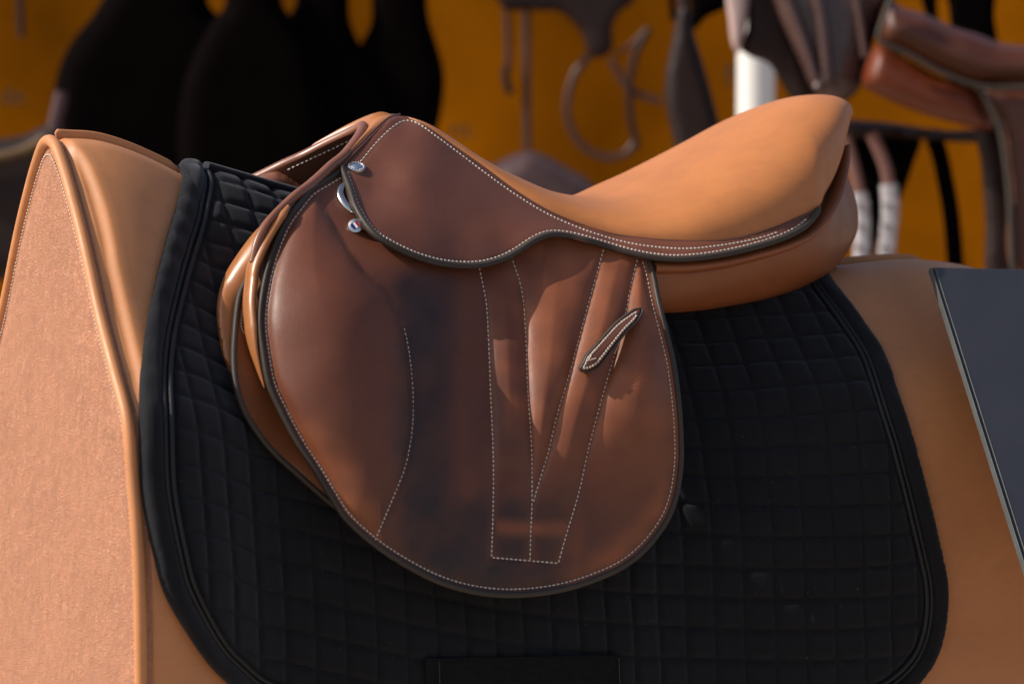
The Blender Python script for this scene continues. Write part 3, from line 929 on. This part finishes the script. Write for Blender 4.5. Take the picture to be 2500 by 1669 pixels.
wst = smooth([(880, 396), (926, 342), (965, 307), (990, 295), (1015, 299), (1068, 335), (1126, 378), (1183, 421), (1260, 476), (1336, 522), (1413, 556), (1490, 582), (1550, 596), (1601, 603), (1652, 607), (1703, 606), (1754, 600), (1805, 592), (1856, 581), (1900, 567)], 6)
skirt = sheet('skirt', sk_out, sk3, M_skirt, saddle, res=6.5, disp=sk_disp, thick=0.0045, edge=5, edge_drop=0.001, sharp=60)
def sk_surf(P, off):
    return at_y(P, sk_y(P) - sk_disp(P, None) - off)
b3 = inset(skl, -5.0)
if not inside(b3[[len(b3) // 2]], sk_out)[0]:
    b3 = inset(skl, 5.0); SIN = 1.0
else:
    SIN = -1.0
sweep('edge_binding', sk_surf(b3, np.full(len(b3), -0.0012)), M_bind, skirt, ra=0.0028, rb=0.0040, n=14, power=3)
stitches('stitching', inset(skl, SIN * 14.5)[2:-6], sk_surf, M_thread, skirt, 9.6, 0.80, 0.00092, 0.0004, twist=0.25)
stitches('stitching', wst, sk_surf, M_thread, skirt, 9.6, 0.80, 0.00085, 0.0004, twist=0.25)

# --- cantle roll and rear panel
cr_px = smooth([(1590, 652), (1678, 650), (1754, 641), (1831, 624), (1908, 602), (1959, 579), (1996, 548), (2022, 508), (2040, 462), (2050, 415), (2055, 370)], 6)
cr_y = np.interp(np.linspace(0, 1, len(cr_px)), [0, 0.3, 0.55, 0.72, 0.86, 1], [-.140, -.143, -.140, -.122, -.088, -.055])
sweep('cantle_roll', at_y(cr_px, cr_y), M_panel, saddle, ra=np.linspace(0.0068, 0.0045, len(cr_px)), rb=0.013, n=16)
rp_edge = [(2050, 398), (2062, 412), (2075, 441), (2088, 483), (2095, 529), (2092, 567), (2077, 602), (2048, 642), (2014, 672), (1945, 707), (1868, 730), (1792, 745), (1715, 757), (1623, 764), (1520, 760)]
rpl = smooth(rp_edge, 6)
rp_top = smooth([(1520, 760), (1500, 690), (1560, 650), (1678, 648), (1800, 628), (1900, 598), (1965, 560), (2010, 510), (2035, 450), (2050, 398)], 6)
rp_out = np.vstack([rpl, rp_top[1:-1]])
rp_y = clear(tps([(1520, 760, -.125), (1623, 764, -.122), (1715, 757, -.118), (1868, 730, -.104), (1945, 707, -.094), (2014, 672, -.082), (2077, 602, -.056), (2095, 529, -.036), (2075, 441, -.022), (2050, 398, -.020),
            (1560, 650, -.130), (1678, 648, -.132), (1800, 628, -.130), (1900, 598, -.122), (1965, 560, -.108), (2010, 510, -.085), (2035, 450, -.052)], 3e-4), 0.012)
def rp_disp(P, d):
    dl = seg_dist(P, rpl); dt = seg_dist(P, rp_top)
    a = np.sqrt(np.clip(1 - (1 - np.clip(dl / 75, 0, 1)) ** 2, 0, 1)); b = np.sqrt(np.clip(1 - (1 - np.clip(dt / 26, 0, 1)) ** 2, 0, 1))
    return 0.026 * a * (0.45 + 0.55 * b) - 0.012
rpan = sheet('rear_panel', rp_out, lift(rp_y), M_panel, saddle, res=7, disp=rp_disp, thick=0.03, edge=0, sharp=70)

# --- pommel head, arch and gullet
Anear = np.array([(828, 407, -.062), (845, 389, -.055), (870, 364, -.046), (896, 338, -.036), (925, 310, -.025), (945, 293, -.016), (958, 285, -.009), (968, 282, 0.0)])
Bnear = np.array([(826, 411, -.062), (838, 396, -.056), (855, 374, -.046), (872, 350, -.034), (885, 333, -.024), (893, 319, -.014), (895, 311, -.007), (890, 304, 0.0)])
A3 = smooth(at_y(Anear[:, :2], Anear[:, 2]), 0.003); B3 = smooth(at_y(Bnear[:, :2], Bnear[:, 2]), 0.003)
nA = 44
A3 = resample(A3, np.linalg.norm(np.diff(A3, axis=0), axis=1).sum() / (nA - 1)); B3 = resample(B3, np.linalg.norm(np.diff(B3, axis=0), axis=1).sum() / (nA - 1))
nA = min(len(A3), len(B3)); A3 = A3[:nA]; B3 = B3[:nA]
rows = []
for i in range(nA):
    a, b = A3[i], B3[i]
    t = np.linspace(0, 1, 12)[:, None]
    bulge = 0.0045 * np.sin(t * math.pi) * min(1, i / 12)
    rows.append(a + (b - a) * t + bulge * np.array([-0.3, -0.55 * (1 - i / nA), 0.8]))
rows = rows + [r * [1, -1, 1] + np.sin(np.linspace(0, 1, 12) * math.pi)[:, None] * np.array([0, 0, 0.004]) for r in rows[-2::-1]]
loft('pommel_head', rows, M_roll, saddle, 80)
sweep('welt', smooth(np.vstack([A3, (A3 * [1, -1, 1])[-2::-1]]), 0.003) + [-0.0004, -0.0004, 0.0006], M_welt, saddle, ra=0.0013, n=8)
sweep('welt', A3 + [0.003, -0.0008, 0.0010], M_welt, saddle, ra=0.0011, n=8)
arch = np.array([(618, 640, -.136), (628, 594, -.132), (646, 552, -.126), (668, 526, -.120), (694, 502, -.110), (723, 477, -.099), (752, 456, -.087), (780, 432, -.075), (809, 405, -.062), (838, 382, -.051), (862, 354, -.036), (878, 331, -.020), (885, 316, -.008)])
ar = at_y(arch[:, :2], arch[:, 2])
apex = at_y([(884, 308)], 0.0)
AP = smooth(np.vstack([ar, apex, (ar * [1, -1, 1])[::-1]]), 0.004)
tt = np.linspace(-1, 1, len(AP))
sweep('arch_roll', AP, M_arch, saddle, ra=0.0048 * (1 - 0.45 * sstep(0.5, 1, np.abs(tt))), rb=0.0054 * (1 - 0.3 * sstep(0.5, 1, np.abs(tt))), out=(0.75, 0.0, 0.6), n=16)
# inner lining of the far side seen through the arch
ln = smooth([(880, 322), (850, 330), (790, 358), (732, 388), (675, 416), (625, 440), (660, 500), (760, 500), (850, 420), (880, 350)], 7, True)
ln_y = tps([(880, 322, .002), (790, 358, .022), (675, 416, .062), (625, 440, .085), (660, 500, .085), (760, 500, .06), (850, 420, .03), (880, 350, .012)], 1e-3)
lin = sheet('gullet_lining', ln, lift(ln_y), M_lining, saddle, res=9, thick=0.004, edge=0)
stitches('stitching', smooth([(700, 416), (760, 388), (812, 364), (862, 339)], 5), lift(ln_y), M_thread, lin, 12.0, 0.68, 0.0007, 0.0006)
fb = smooth([(612, 448), (630, 432), (650, 424), (676, 419), (700, 426), (725, 440), (752, 456), (770, 500), (690, 520), (620, 480)], 7, True)
sheet('front_panel', fb, lambda P, off: at_y(P, 0.062 - off), M_arch, saddle, res=8, thick=0.02, edge=0,
      disp=lambda P, d: 0.018 * np.sqrt(np.clip(1 - (1 - np.clip(d / 40, 0, 1)) ** 2, 0, 1)))

# --- metal fittings
def local_frame(yf, p):
    e = 4.0
    P = np.array([p, (p[0] + e, p[1]), (p[0], p[1] + e)], float)
    Q = yf(P, np.zeros(3))
    a = Q[1] - Q[0]; b = Q[2] - Q[0]
    n = np.cross(b, a); n /= np.linalg.norm(n)
    if np.dot(n, FWD) > 0:
        n = -n
    a = a / np.linalg.norm(a); b = np.cross(n, a)
    return Q[0], a, b, n
def lathe(name, prof2, frame, mat, parent, n=32):
    c, a, b, nn = frame
    V = []; F = []
    for r, h in prof2:
        for k in range(n):
            t = 2 * math.pi * k / n
            V.append(c + a * r * math.cos(t) + b * r * math.sin(t) + nn * h)
    for i in range(len(prof2) - 1):
        for k in range(n):
            l = (k + 1) % n
            F.append((i * n + k, i * n + l, (i + 1) * n + l, (i + 1) * n + k))
    F.append(tuple((len(prof2) - 1) * n + k for k in range(n)))
    return mesh_obj(name, V, F, mat, parent, 40)
fr = local_frame(sk_surf, (870, 410))
c, a, b, nn = fr
nn = nn * 0.9 + np.array([-0.1, 0, 0.45]); nn /= np.linalg.norm(nn)
a = np.cross(b, nn); a /= np.linalg.norm(a); b = np.cross(nn, a)
fr = (c, a, b, nn)
stud = lathe('saddle_nail', [(0.0078, -0.002), (0.0086, 0.0006), (0.0082, 0.0018), (0.0064, 0.0024), (0.0058, 0.0020), (0.0040, 0.0030), (0.0018, 0.0034), (0.0002, 0.0035)], fr, M_silver, saddle)
dots = []
for k in range(18):
    t = 2 * math.pi * k / 18
    cc = c + (a * math.cos(t) + b * math.sin(t)) * 0.0071 + nn * 0.0023
    V, F = sweep('x', [cc - a * 0.0005, cc, cc + a * 0.0005], None, 'raw', ra=[0.0003, 0.0006, 0.0003], out=tuple(nn), n=6)
    dots.append((V, F))
V, F = merge_geo(dots)
o = mesh_obj('embossed_lettering', V, F, M_steel, stud, 0); o['kind'] = 'stuff'
fr2 = local_frame(flap_surf, (867, 556)); c, a, b, nn = fr2
nn = 0.4 * nn - 0.6 * FWD + np.array([-0.08, 0, 0.05]); nn /= np.linalg.norm(nn); a = np.cross(b, nn); a /= np.linalg.norm(a); b = np.cross(nn, a); c = c + nn * 0.003; fr2 = (c, a, b, nn)
but = lathe('flag_button', [(0.0066, -0.002), (0.0070, 0.0012), (0.0066, 0.0024), (0.0044, 0.0032), (0.0041, 0.0027), (0.0002, 0.0027)], fr2, M_steel, saddle)
tilt = math.radians(12)
a2 = a * math.cos(tilt) + b * math.sin(tilt); b2_ = -a * math.sin(tilt) + b * math.cos(tilt)
for k, cl in enumerate(((0.015, 0.02, 0.16), (0.8, 0.8, 0.8), (0.35, 0.012, 0.015))):
    x0 = -0.0033 + k * 0.0022; V = []
    for hh in (0.0027, 0.0034):
        for sx, sy in ((0, -1), (1, -1), (1, 1), (0, 1)):
            V.append(c + a2 * (x0 + sx * 0.0021) + b2_ * sy * 0.0028 + nn * hh)
    mesh_obj('enamel_stripe', V, [(0, 1, 2, 3), (7, 6, 5, 4), (0, 4, 5, 1), (1, 5, 6, 2), (2, 6, 7, 3), (3, 7, 4, 0)], plain('enamel_%d' % k, cl, 0.25), but, 30)
dr = smooth([(872, 462), (860, 452), (846, 451), (835, 458), (831, 472), (836, 488), (848, 505), (864, 517), (884, 524)], 3)
dy = flap_y(dr) - 0.0012 - 0.0055 * np.sin(np.linspace(0, 1, len(dr)) * math.pi)
rw = 0.0022 + 0.0014 * np.sin(np.linspace(0, 1, len(dr)) * math.pi)
sweep('dee_ring', at_y(dr, dy), M_steel, saddle, ra=rw, rb=0.0022, n=14)

# ------------------------------------------------------------------ dark board leaning on the stand
board_xq = to_xq([(2278, 652), (2500, 1355)], 0.0)
tl = at_y([(2283, 652)], -0.150)[0]
dn_dir = at_y([(2505, 1355)], -0.150 - 0.205)[0] - tl
dn_dir /= np.linalg.norm(dn_dir)
xd = at_y([(2500, 657)], -0.150)[0] - tl; xd = xd / np.linalg.norm(xd)
bn = np.cross(dn_dir, xd); bn /= np.linalg.norm(bn)
if bn[1] > 0:
    bn = -bn
def slab(name, o, u, v, n, lu, lv, th, mat, parent, bev=0.0006):
    V = []; 
    for h, s in ((0, 0), (th - bev, 0), (th, bev)):
        for x, y in ((s, s), (lu - s, s), (lu - s, lv - s), (s, lv - s)):
            V.append(o + u * x + v * y + n * h)
    F = [(3, 2, 1, 0), (8, 9, 10, 11)]
    for q in (0, 4):
        for k in range(4):
            l = (k + 1) % 4
            F.append((q + k, q + l, q + 4 + l, q + 4 + k))
    return mesh_obj(name, V, F, mat, parent, 20)
M_trim = plain('board_trim', (0.075, 0.078, 0.078), 0.5)
board = empty('sign_board', 'plain dark grey glossy board leaning on the stand behind the saddle', 'board')
slab('panel', tl - bn * 0.006, xd, dn_dir, bn, 0.34, 0.42, 0.006, M_board, board)
slab('clear_edge', tl - bn * 0.006 - xd * 0.0042, xd, dn_dir, bn, 0.0041, 0.42, 0.0052, M_acryl, board)
for k in range(2):
    slab('edge_trim', tl - bn * 0.006 - xd * (0.0049 - k * 0.0046) , xd, dn_dir, bn, 0.0006, 0.4195, 0.0064, M_trim, board, 0.0002)

# ------------------------------------------------------------------ background: stall with tack
def bgsheet(name, px, D, mat, parent=None, thick=0.02, puff=0.01, rr=26.0, res=20.0, step=12.0, closed=True):
    out = smooth(px, step, True)
    return sheet(name, out, lambda P, off: at_depth(P, D - off), mat, parent, res=res, thick=thick, edge=0,
                 disp=lambda P, d: puff * np.sqrt(np.clip(1 - (1 - np.clip(d / rr, 0, 1)) ** 2, 0, 1)))
def bgstrap(name, px, D, mat, parent=None, w=20.0, th=0.004, step=12.0):
    L = smooth(px, step)
    sc = KPX * D
    return sweep(name, at_depth(L, D), mat, parent, ra=w * sc / 2, rb=th, out=tuple(-FWD), n=10, power=3)

M_amber = plain('amber_banner', (0.235, 0.074, 0.0003), 0.9, 0, 0.40, 1.9, spec=0.03)
M_ink = plain('banner_ink', (0.05, 0.03, 0.012), 0.8)
M_black = leather('black_leather', (0.0020, 0.0011, 0.0010), 0.2, 0.85, 0.02, 400, 0.05)
M_dark = leather('dark_brown_leather', (0.016, 0.0065, 0.005), 0.2, 0.55, 0.25, 400, 0.05)
M_mid = leather('russet_leather', (0.075, 0.018, 0.005), 0.2, 0.45, 0.5, 400, 0.05)
M_mid2 = leather('brown_saddle_leather', (0.055, 0.019, 0.010), 0.2, 0.42, 0.5, 400, 0.05)
M_gloss = leather('glossy_brown_leather', (0.07, 0.036, 0.032), 0.2, 0.25, 0.6, 400, 0.05)
M_white = plain('white_webbing', (0.42, 0.39, 0.40), 0.7, 0, 0.08, 20)
M_pinkw = plain('pink_brown_webbing', (0.17, 0.075, 0.06), 0.6, 0, 0.1, 20)
M_post = plain('white_post', (0.78, 0.77, 0.74), 0.5, 0, 0.04, 5)

WD = 6.0
ban = empty('amber_banner', 'amber yellow banner wall with faint dark lettering behind the hanging tack', 'banner')
cpts = [at_depth([p], WD)[0] for p in ((-1700, -500), (4200, -500))]
fh = np.array([FWD[0], FWD[1], 0]); fh /= np.linalg.norm(fh)
o = cpts[0].copy(); ln_ = np.dot(cpts[1] - cpts[0], RGT)
# gently waved cloth sheet with thickness
uu = np.linspace(0, ln_, 150); vv = np.linspace(GZ + 0.02, o[2], 30)
rows = []
for z in vv:
    rows.append([o * [1, 1, 0] + RGT * x + fh * (0.012 * math.sin(x * 5.1) + 0.006 * math.sin(x * 13 + z * 2)) + np.array([0, 0, z]) for x in uu])
R = np.array(rows)
R2 = R + fh * 0.004
V = np.vstack([R.reshape(-1, 3), R2.reshape(-1, 3)]); F = []
nb, na_ = 150, 30; n0 = nb * na_
for i in range(na_ - 1):
    for j in range(nb - 1):
        q = (i * nb + j, i * nb + j + 1, (i + 1) * nb + j + 1, (i + 1) * nb + j)
        F.append(q); F.append(tuple(k + n0 for k in q[::-1]))
mesh_obj('banner_cloth', V, F, M_amber, ban, 60)
def wall_text(s, px, hpx):
    cu = bpy.data.curves.new('t', 'FONT'); cu.body = s; cu.size = hpx * KPX * WD; cu.extrude = 0.001
    ob = bpy.data.objects.new('t', cu)
    dg = bpy.context.evaluated_depsgraph_get()
    col.objects.link(ob); bpy.context.view_layer.update()
    dg = bpy.context.evaluated_depsgraph_get()
    me = bpy.data.meshes.new_from_object(ob.evaluated_get(dg))
    bpy.data.objects.remove(ob)
    me.materials.clear(); me.materials.append(M_ink)
    q = bpy.data.objects.new('lettering', me); col.objects.link(q)
    p = at_depth([px], WD - 0.03)[0]
    q.matrix_world = Matrix(((RGT[0], 0, -fh[0], p[0]), (RGT[1], 0, -fh[1], p[1]), (RGT[2], 1, 0, p[2]), (0, 0, 0, 1)))
    q.parent = ban
wall_text('de', (0, 254), 62)
wall_text('nt.', (1098, 336), 62)
wall_text('N', (1768, 212), 80)

# dark saddle flaps hanging at the left
tag(bgsheet('hanging_saddle', [(300, -60), (225, 40), (180, 95), (150, 150), (133, 215), (126, 300), (130, 430), (260, 620), (470, 620), (600, 400), (590, 120), (545, 50), (510, 10), (498, -60)], 5.55, M_black, None, 0.05, 0.04, 60),
    'largest black hanging saddle, its round outline against the amber banner at far left', 'saddle', 'black tack hanging in the stall')
tag(bgsheet('hanging_saddle_flap', [(552, -60), (550, 10), (515, 60), (450, 200), (440, 420), (520, 560), (680, 560), (780, 420), (770, 150), (715, 50), (690, 10), (686, -60)], 5.45, M_black, None, 0.03, 0.03, 50),
    'black leather flap hanging just right of the largest black saddle', 'saddle flap', 'black tack hanging in the stall')
tag(bgsheet('hanging_saddle_flap', [(728, -60), (722, 10), (700, 50), (660, 200), (690, 440), (800, 480), (900, 440), (960, 320), (940, 190), (880, 110), (855, 50), (840, -60)], 5.5, M_black, None, 0.03, 0.03, 50),
    'black leather flap hanging left of the amber wedge above the pommel', 'saddle flap', 'black tack hanging in the stall')
tag(bgsheet('hanging_saddle_flap', [(918, -60), (905, 60), (878, 115), (840, 260), (900, 420), (1000, 430), (1062, 330), (1081, 250), (1084, 180), (1070, 120), (1048, 50), (1026, -60)], 5.52, M_black, None, 0.03, 0.03, 50),
    'black leather flap hanging right of the amber wedge above the pommel', 'saddle flap', 'black tack hanging in the stall')
t_ = empty('leather_bolster', 'dark leather bolster with a tan cord at the lower left behind the end panel', 'bolster')
bgsheet('body', [(-160, 360), (-40, 345), (60, 330), (120, 305), (170, 330), (200, 460), (160, 620), (-160, 680)], 5.3, M_dark, t_, 0.05, 0.03, 50)
bgstrap('cord', [(-150, 398), (-20, 386), (60, 366), (112, 338)], 5.25, plain('tan_cord', (0.12, 0.065, 0.02), 0.7), t_, 22, 0.012)
tag(bgstrap('maroon_strap_end', [(150, 225), (146, 255), (138, 285), (132, 320)], 5.25, plain('maroon', (0.05, 0.018, 0.022), 0.6), None, 34, 0.012), 'small maroon strap end beside the largest black saddle', 'strap')
tag(bgstrap('hanging_strap', [(48, -40), (50, 30), (53, 90)], 5.9, M_dark, None, 17, 0.004), 'thin brown strap at the top left corner of the banner', 'strap')

# centre: bridles and girths
hb = empty('hanging_bridle', 'dark bridle with a long rein loop hanging before the amber banner', 'bridle')
bgsheet('browband', [(1150, -80), (1214, 0), (1230, 22), (1322, 27), (1365, 30), (1408, 66), (1425, 95), (1437, 132), (1462, 142), (1494, 123), (1497, 60), (1520, 24), (1543, 10), (1560, -80)], 5.8, M_dark, hb, 0.015, 0.012, 20, 14, 8)
bgstrap('rein_loop', [(1445, 132), (1437, 138), (1403, 184), (1384, 258), (1394, 316), (1431, 364), (1489, 386), (1532, 372), (1552, 345)], 5.82, M_mid2, hb, 19)
bgstrap('cheek_strap', [(1585, 70), (1565, 105), (1549, 143), (1537, 218), (1540, 287), (1556, 362)], 5.78, M_dark, hb, 17)
bgstrap('cheek_strap', [(1489, 143), (1510, 180), (1525, 210)], 5.79, M_mid2, hb, 18)
bgstrap('throat_strap', [(1540, 222), (1570, 235), (1615, 248)], 5.8, M_mid2, hb, 18)
bgstrap('cheek_strap', [(1500, 135), (1535, 115), (1580, 72)], 5.8, M_mid, hb, 12)
tag(bgstrap('hanging_rein', [(1284, -60), (1285, 120), (1286, 260), (1288, 395)], 5.85, M_mid2, None, 20), 'straight vertical brown rein left of the rein loop', 'rein')
hk = empty('hanging_strap', 'short strap with a dark buckle just left of the vertical rein', 'strap')
bgstrap('strap', [(1232, -40), (1236, 26), (1240, 100), (1241, 160)], 5.86, M_mid2, hk, 17)
bgstrap('buckle', [(1237, 160), (1235, 190), (1240, 215), (1250, 228)], 5.84, M_dark, hk, 20, 0.01)
tag(bgsheet('domed_saddle', [(1120, 420), (1207, 399), (1245, 380), (1293, 368), (1337, 382), (1394, 413), (1450, 450), (1480, 560), (1300, 640), (1100, 600)], 5.2, leather('plum_leather', (0.06, 0.030, 0.027), 0.15, 0.4, 0.5, 400, 0.05), None, 0.08, 0.06, 60),
    'domed plum-brown saddle top half hidden behind the seat of the main saddle', 'saddle')
gp = empty('hanging_girth', 'dark brown tapered girth hanging between the bridle and the white post', 'girth')
bgsheet('girth_body', [(1655, -60), (1654, 20), (1644, 86), (1627, 172), (1624, 244), (1652, 373), (1680, 470), (1790, 450), (1761, 321), (1741, 244), (1713, 144), (1695, 86), (1683, 20), (1680, -60)], 5.0, M_dark, gp, 0.015, 0.012, 30, 14, 8)
tag(bgsheet('hanging_saddle_flap', [(1684, -80), (1684, 0), (1693, 74), (1724, 44), (1780, 12), (1800, -80)], 5.1, M_black, None, 0.02, 0.01, 20, 14, 8), 'black flap corner at the top edge right of the tapered girth', 'saddle flap', 'black tack hanging in the stall')
tag(bgstrap('hanging_strap', [(1640, -60), (1641, 10), (1645, 50)], 5.1, M_black, None, 16), 'narrow black strap at the top edge left of the tapered girth', 'strap')
# white post
pz = at_depth([(1845, 300)], 5.4)[0]
tag(sweep('tent_post', [(pz[0], pz[1], GZ), (pz[0], pz[1], -0.2), (pz[0], pz[1], pz[2] + 0.9)], M_post, None, ra=46 * KPX * 5.4, out=tuple(-FWD), n=28), 'round white tent post behind the raised cantle', 'post')

# right: second saddle on its rail
rs = empty('saddle_on_rail', 'blurred russet saddle on a rail at the upper right behind the board', 'saddle')
SD = 4.7
bgsheet('seat', [(2187, -60), (2187, 10), (2261, 36), (2325, 66), (2389, 85), (2452, 108), (2560, 112), (2640, 110), (2640, 215), (2500, 213), (2420, 214), (2373, 206), (2293, 174), (2213, 130), (2149, 98), (2150, 40), (2178, -20)], SD, M_mid, rs, 0.12, 0.05, 60, 16, 10)
bgstrap('edge_binding', [(2180, -20), (2160, 40), (2146, 96), (2213, 130), (2293, 174), (2373, 206), (2420, 214), (2620, 212)], SD - 0.06, M_bind, rs, 14, 0.006)
bgsheet('panel', [(2143, 109), (2213, 142), (2293, 186), (2380, 216), (2412, 260), (2425, 318), (2325, 299), (2229, 270), (2133, 226), (2106, 206)], SD + 0.01, leather('rust_leather', (0.12, 0.022, 0.004), 0.2, 0.45, 0.4, 400, 0.05), rs, 0.08, 0.05, 45, 14, 9)
bgsheet('flap', [(2396, 218), (2425, 265), (2441, 305), (2462, 442), (2474, 660), (2640, 680), (2640, 225), (2500, 222)], SD - 0.04, M_mid, rs, 0.02, 0.01, 25, 18, 10)
bgstrap('edge_binding', [(2390, 214), (2420, 262), (2439, 305), (2461, 442), (2473, 660)], SD - 0.055, M_bind, rs, 16, 0.006)
bgsheet('sweat_flap', [(2385, 310), (2440, 300), (2470, 450), (2480, 680), (2415, 690), (2406, 540), (2395, 400)], SD + 0.02, M_dark, rs, 0.02, 0.01, 25, 16, 10)
bgsheet('rail', [(2000, 298), (2130, 296), (2300, 318), (2420, 322), (2420, 342), (2200, 338), (2000, 326)], SD + 0.12, M_dark, rs, 0.05, 0.02, 15, 12, 8)
gf = empty('glossy_saddle_flap', 'glossy plum-brown saddle flaps hanging above the cantle', 'saddle flap')
bgsheet('front_flap', [(1885, -60), (1900, 30), (1930, 100), (1960, 165), (1988, 222), (2050, 250), (2095, 222), (2122, 140), (2150, 40), (2178, -60)], SD + 0.08, M_gloss, gf, 0.02, 0.03, 70, 12, 8)
for px_, w_ in (([(1905, -40), (1950, 70), (1990, 190)], 26), ([(1990, -40), (2010, 80), (2020, 200)], 34), ([(2085, -40), (2100, 60), (2112, 140)], 22)):
    bgstrap('fold', px_, SD + 0.045, M_gloss, gf, w_, 0.014)
bgsheet('rear_flap', [(1815, -60), (1822, 20), (1824, 70), (1806, 118), (1830, 138), (1875, 155), (1915, 215), (1940, 250), (2000, 260), (1990, 215), (1940, 90), (1890, -60)], SD + 0.14, M_dark, gf, 0.02, 0.012, 30, 12, 8)
bgsheet('pale_edge', [(1776, -60), (1780, 60), (1788, 112), (1800, 132), (1812, 108), (1822, 66), (1822, -60)], SD + 0.12, plain('rose_leather', (0.42, 0.30, 0.28), 0.4, 0, 0.1, 20), gf, 0.02, 0.008, 18, 10, 6)  # pale rose strip along the left of the hanging flaps
for p_ in ((2001, 213),):
    q = at_depth([p_], SD + 0.02)[0]
    lathe('rivet', [(0.008, -0.006), (0.009, 0.0), (0.007, 0.003), (0.0005, 0.005)], (q, RGT, UPV, -FWD), M_gloss, gf, 16)
# webbing straps and dark pieces under the rail
w1 = empty('white_girth_strap', 'white webbing strap hanging right beside the cantle', 'strap', group='webbing straps under the rail')
bgstrap('webbing', [(2062, 330), (2076, 372), (2090, 430), (2100, 480)], SD + 0.1, M_pinkw, w1, 30, 0.006)
bgstrap('webbing', [(2098, 470), (2106, 540), (2104, 610), (2096, 700)], SD + 0.098, M_white, w1, 40, 0.007)
w2 = empty('white_girth_strap', 'wider white webbing strap curving down, second from the cantle', 'strap', group='webbing straps under the rail')
bgstrap('webbing', [(2128, 325), (2148, 370), (2163, 410), (2171, 455)], SD + 0.1, M_pinkw, w2, 32, 0.006)
bgstrap('webbing', [(2170, 450), (2174, 500), (2170, 560), (2160, 640), (2150, 700)], SD + 0.098, M_white, w2, 44, 0.007)
for yy in (498, 548, 600):
    for root, xx in ((w1, 2104), (w2, 2172 - (yy - 498) * 0.08)):
        bgstrap('seam', [(xx - 19, yy), (xx + 19, yy - 1)], SD + 0.09, plain('grey_seam', (0.34, 0.33, 0.34), 0.7), root, 7, 0.002, 6)
tag(bgsheet('hanging_saddle_flap', [(2078, 325), (2130, 330), (2155, 400), (2160, 470), (2148, 560), (2124, 640), (2112, 560), (2100, 440)], SD + 0.14, M_black, None, 0.012, 0.006, 15, 12, 8), 'narrow black flap hanging between the two white webbing straps', 'saddle flap')
tag(bgsheet('hanging_saddle_flap', [(2150, 325), (2246, 330), (2230, 400), (2205, 470), (2188, 505), (2182, 420)], SD + 0.13, M_black, None, 0.012, 0.006, 15, 12, 8), 'black triangular flap under the rail right of the webbing straps', 'saddle flap')
tag(bgstrap('hanging_strap', [(2272, 320), (2292, 370), (2308, 442), (2322, 524), (2332, 640), (2336, 720)], SD + 0.13, M_black, None, 42, 0.006), 'broad black strap hanging alone between amber gaps above the board', 'strap')
tag(bgsheet('hanging_saddle_flap', [(2312, -60), (2316, 20), (2328, 80), (2380, 120), (2432, 120), (2428, 40), (2424, -60)], SD + 0.3, M_black, None, 0.012, 0.008, 20, 14, 8), 'black flap behind the russet saddle at the top right', 'saddle flap', 'black tack hanging in the stall')
tag(bgsheet('hanging_saddle_flap', [(2230, -60), (2248, 0), (2270, 60), (2290, 70), (2288, 20), (2280, -60)], SD + 0.32, M_black, None, 0.012, 0.008, 20, 12, 8), 'narrow black flap at the top edge left of the russet saddle seat', 'saddle flap', 'black tack hanging in the stall')
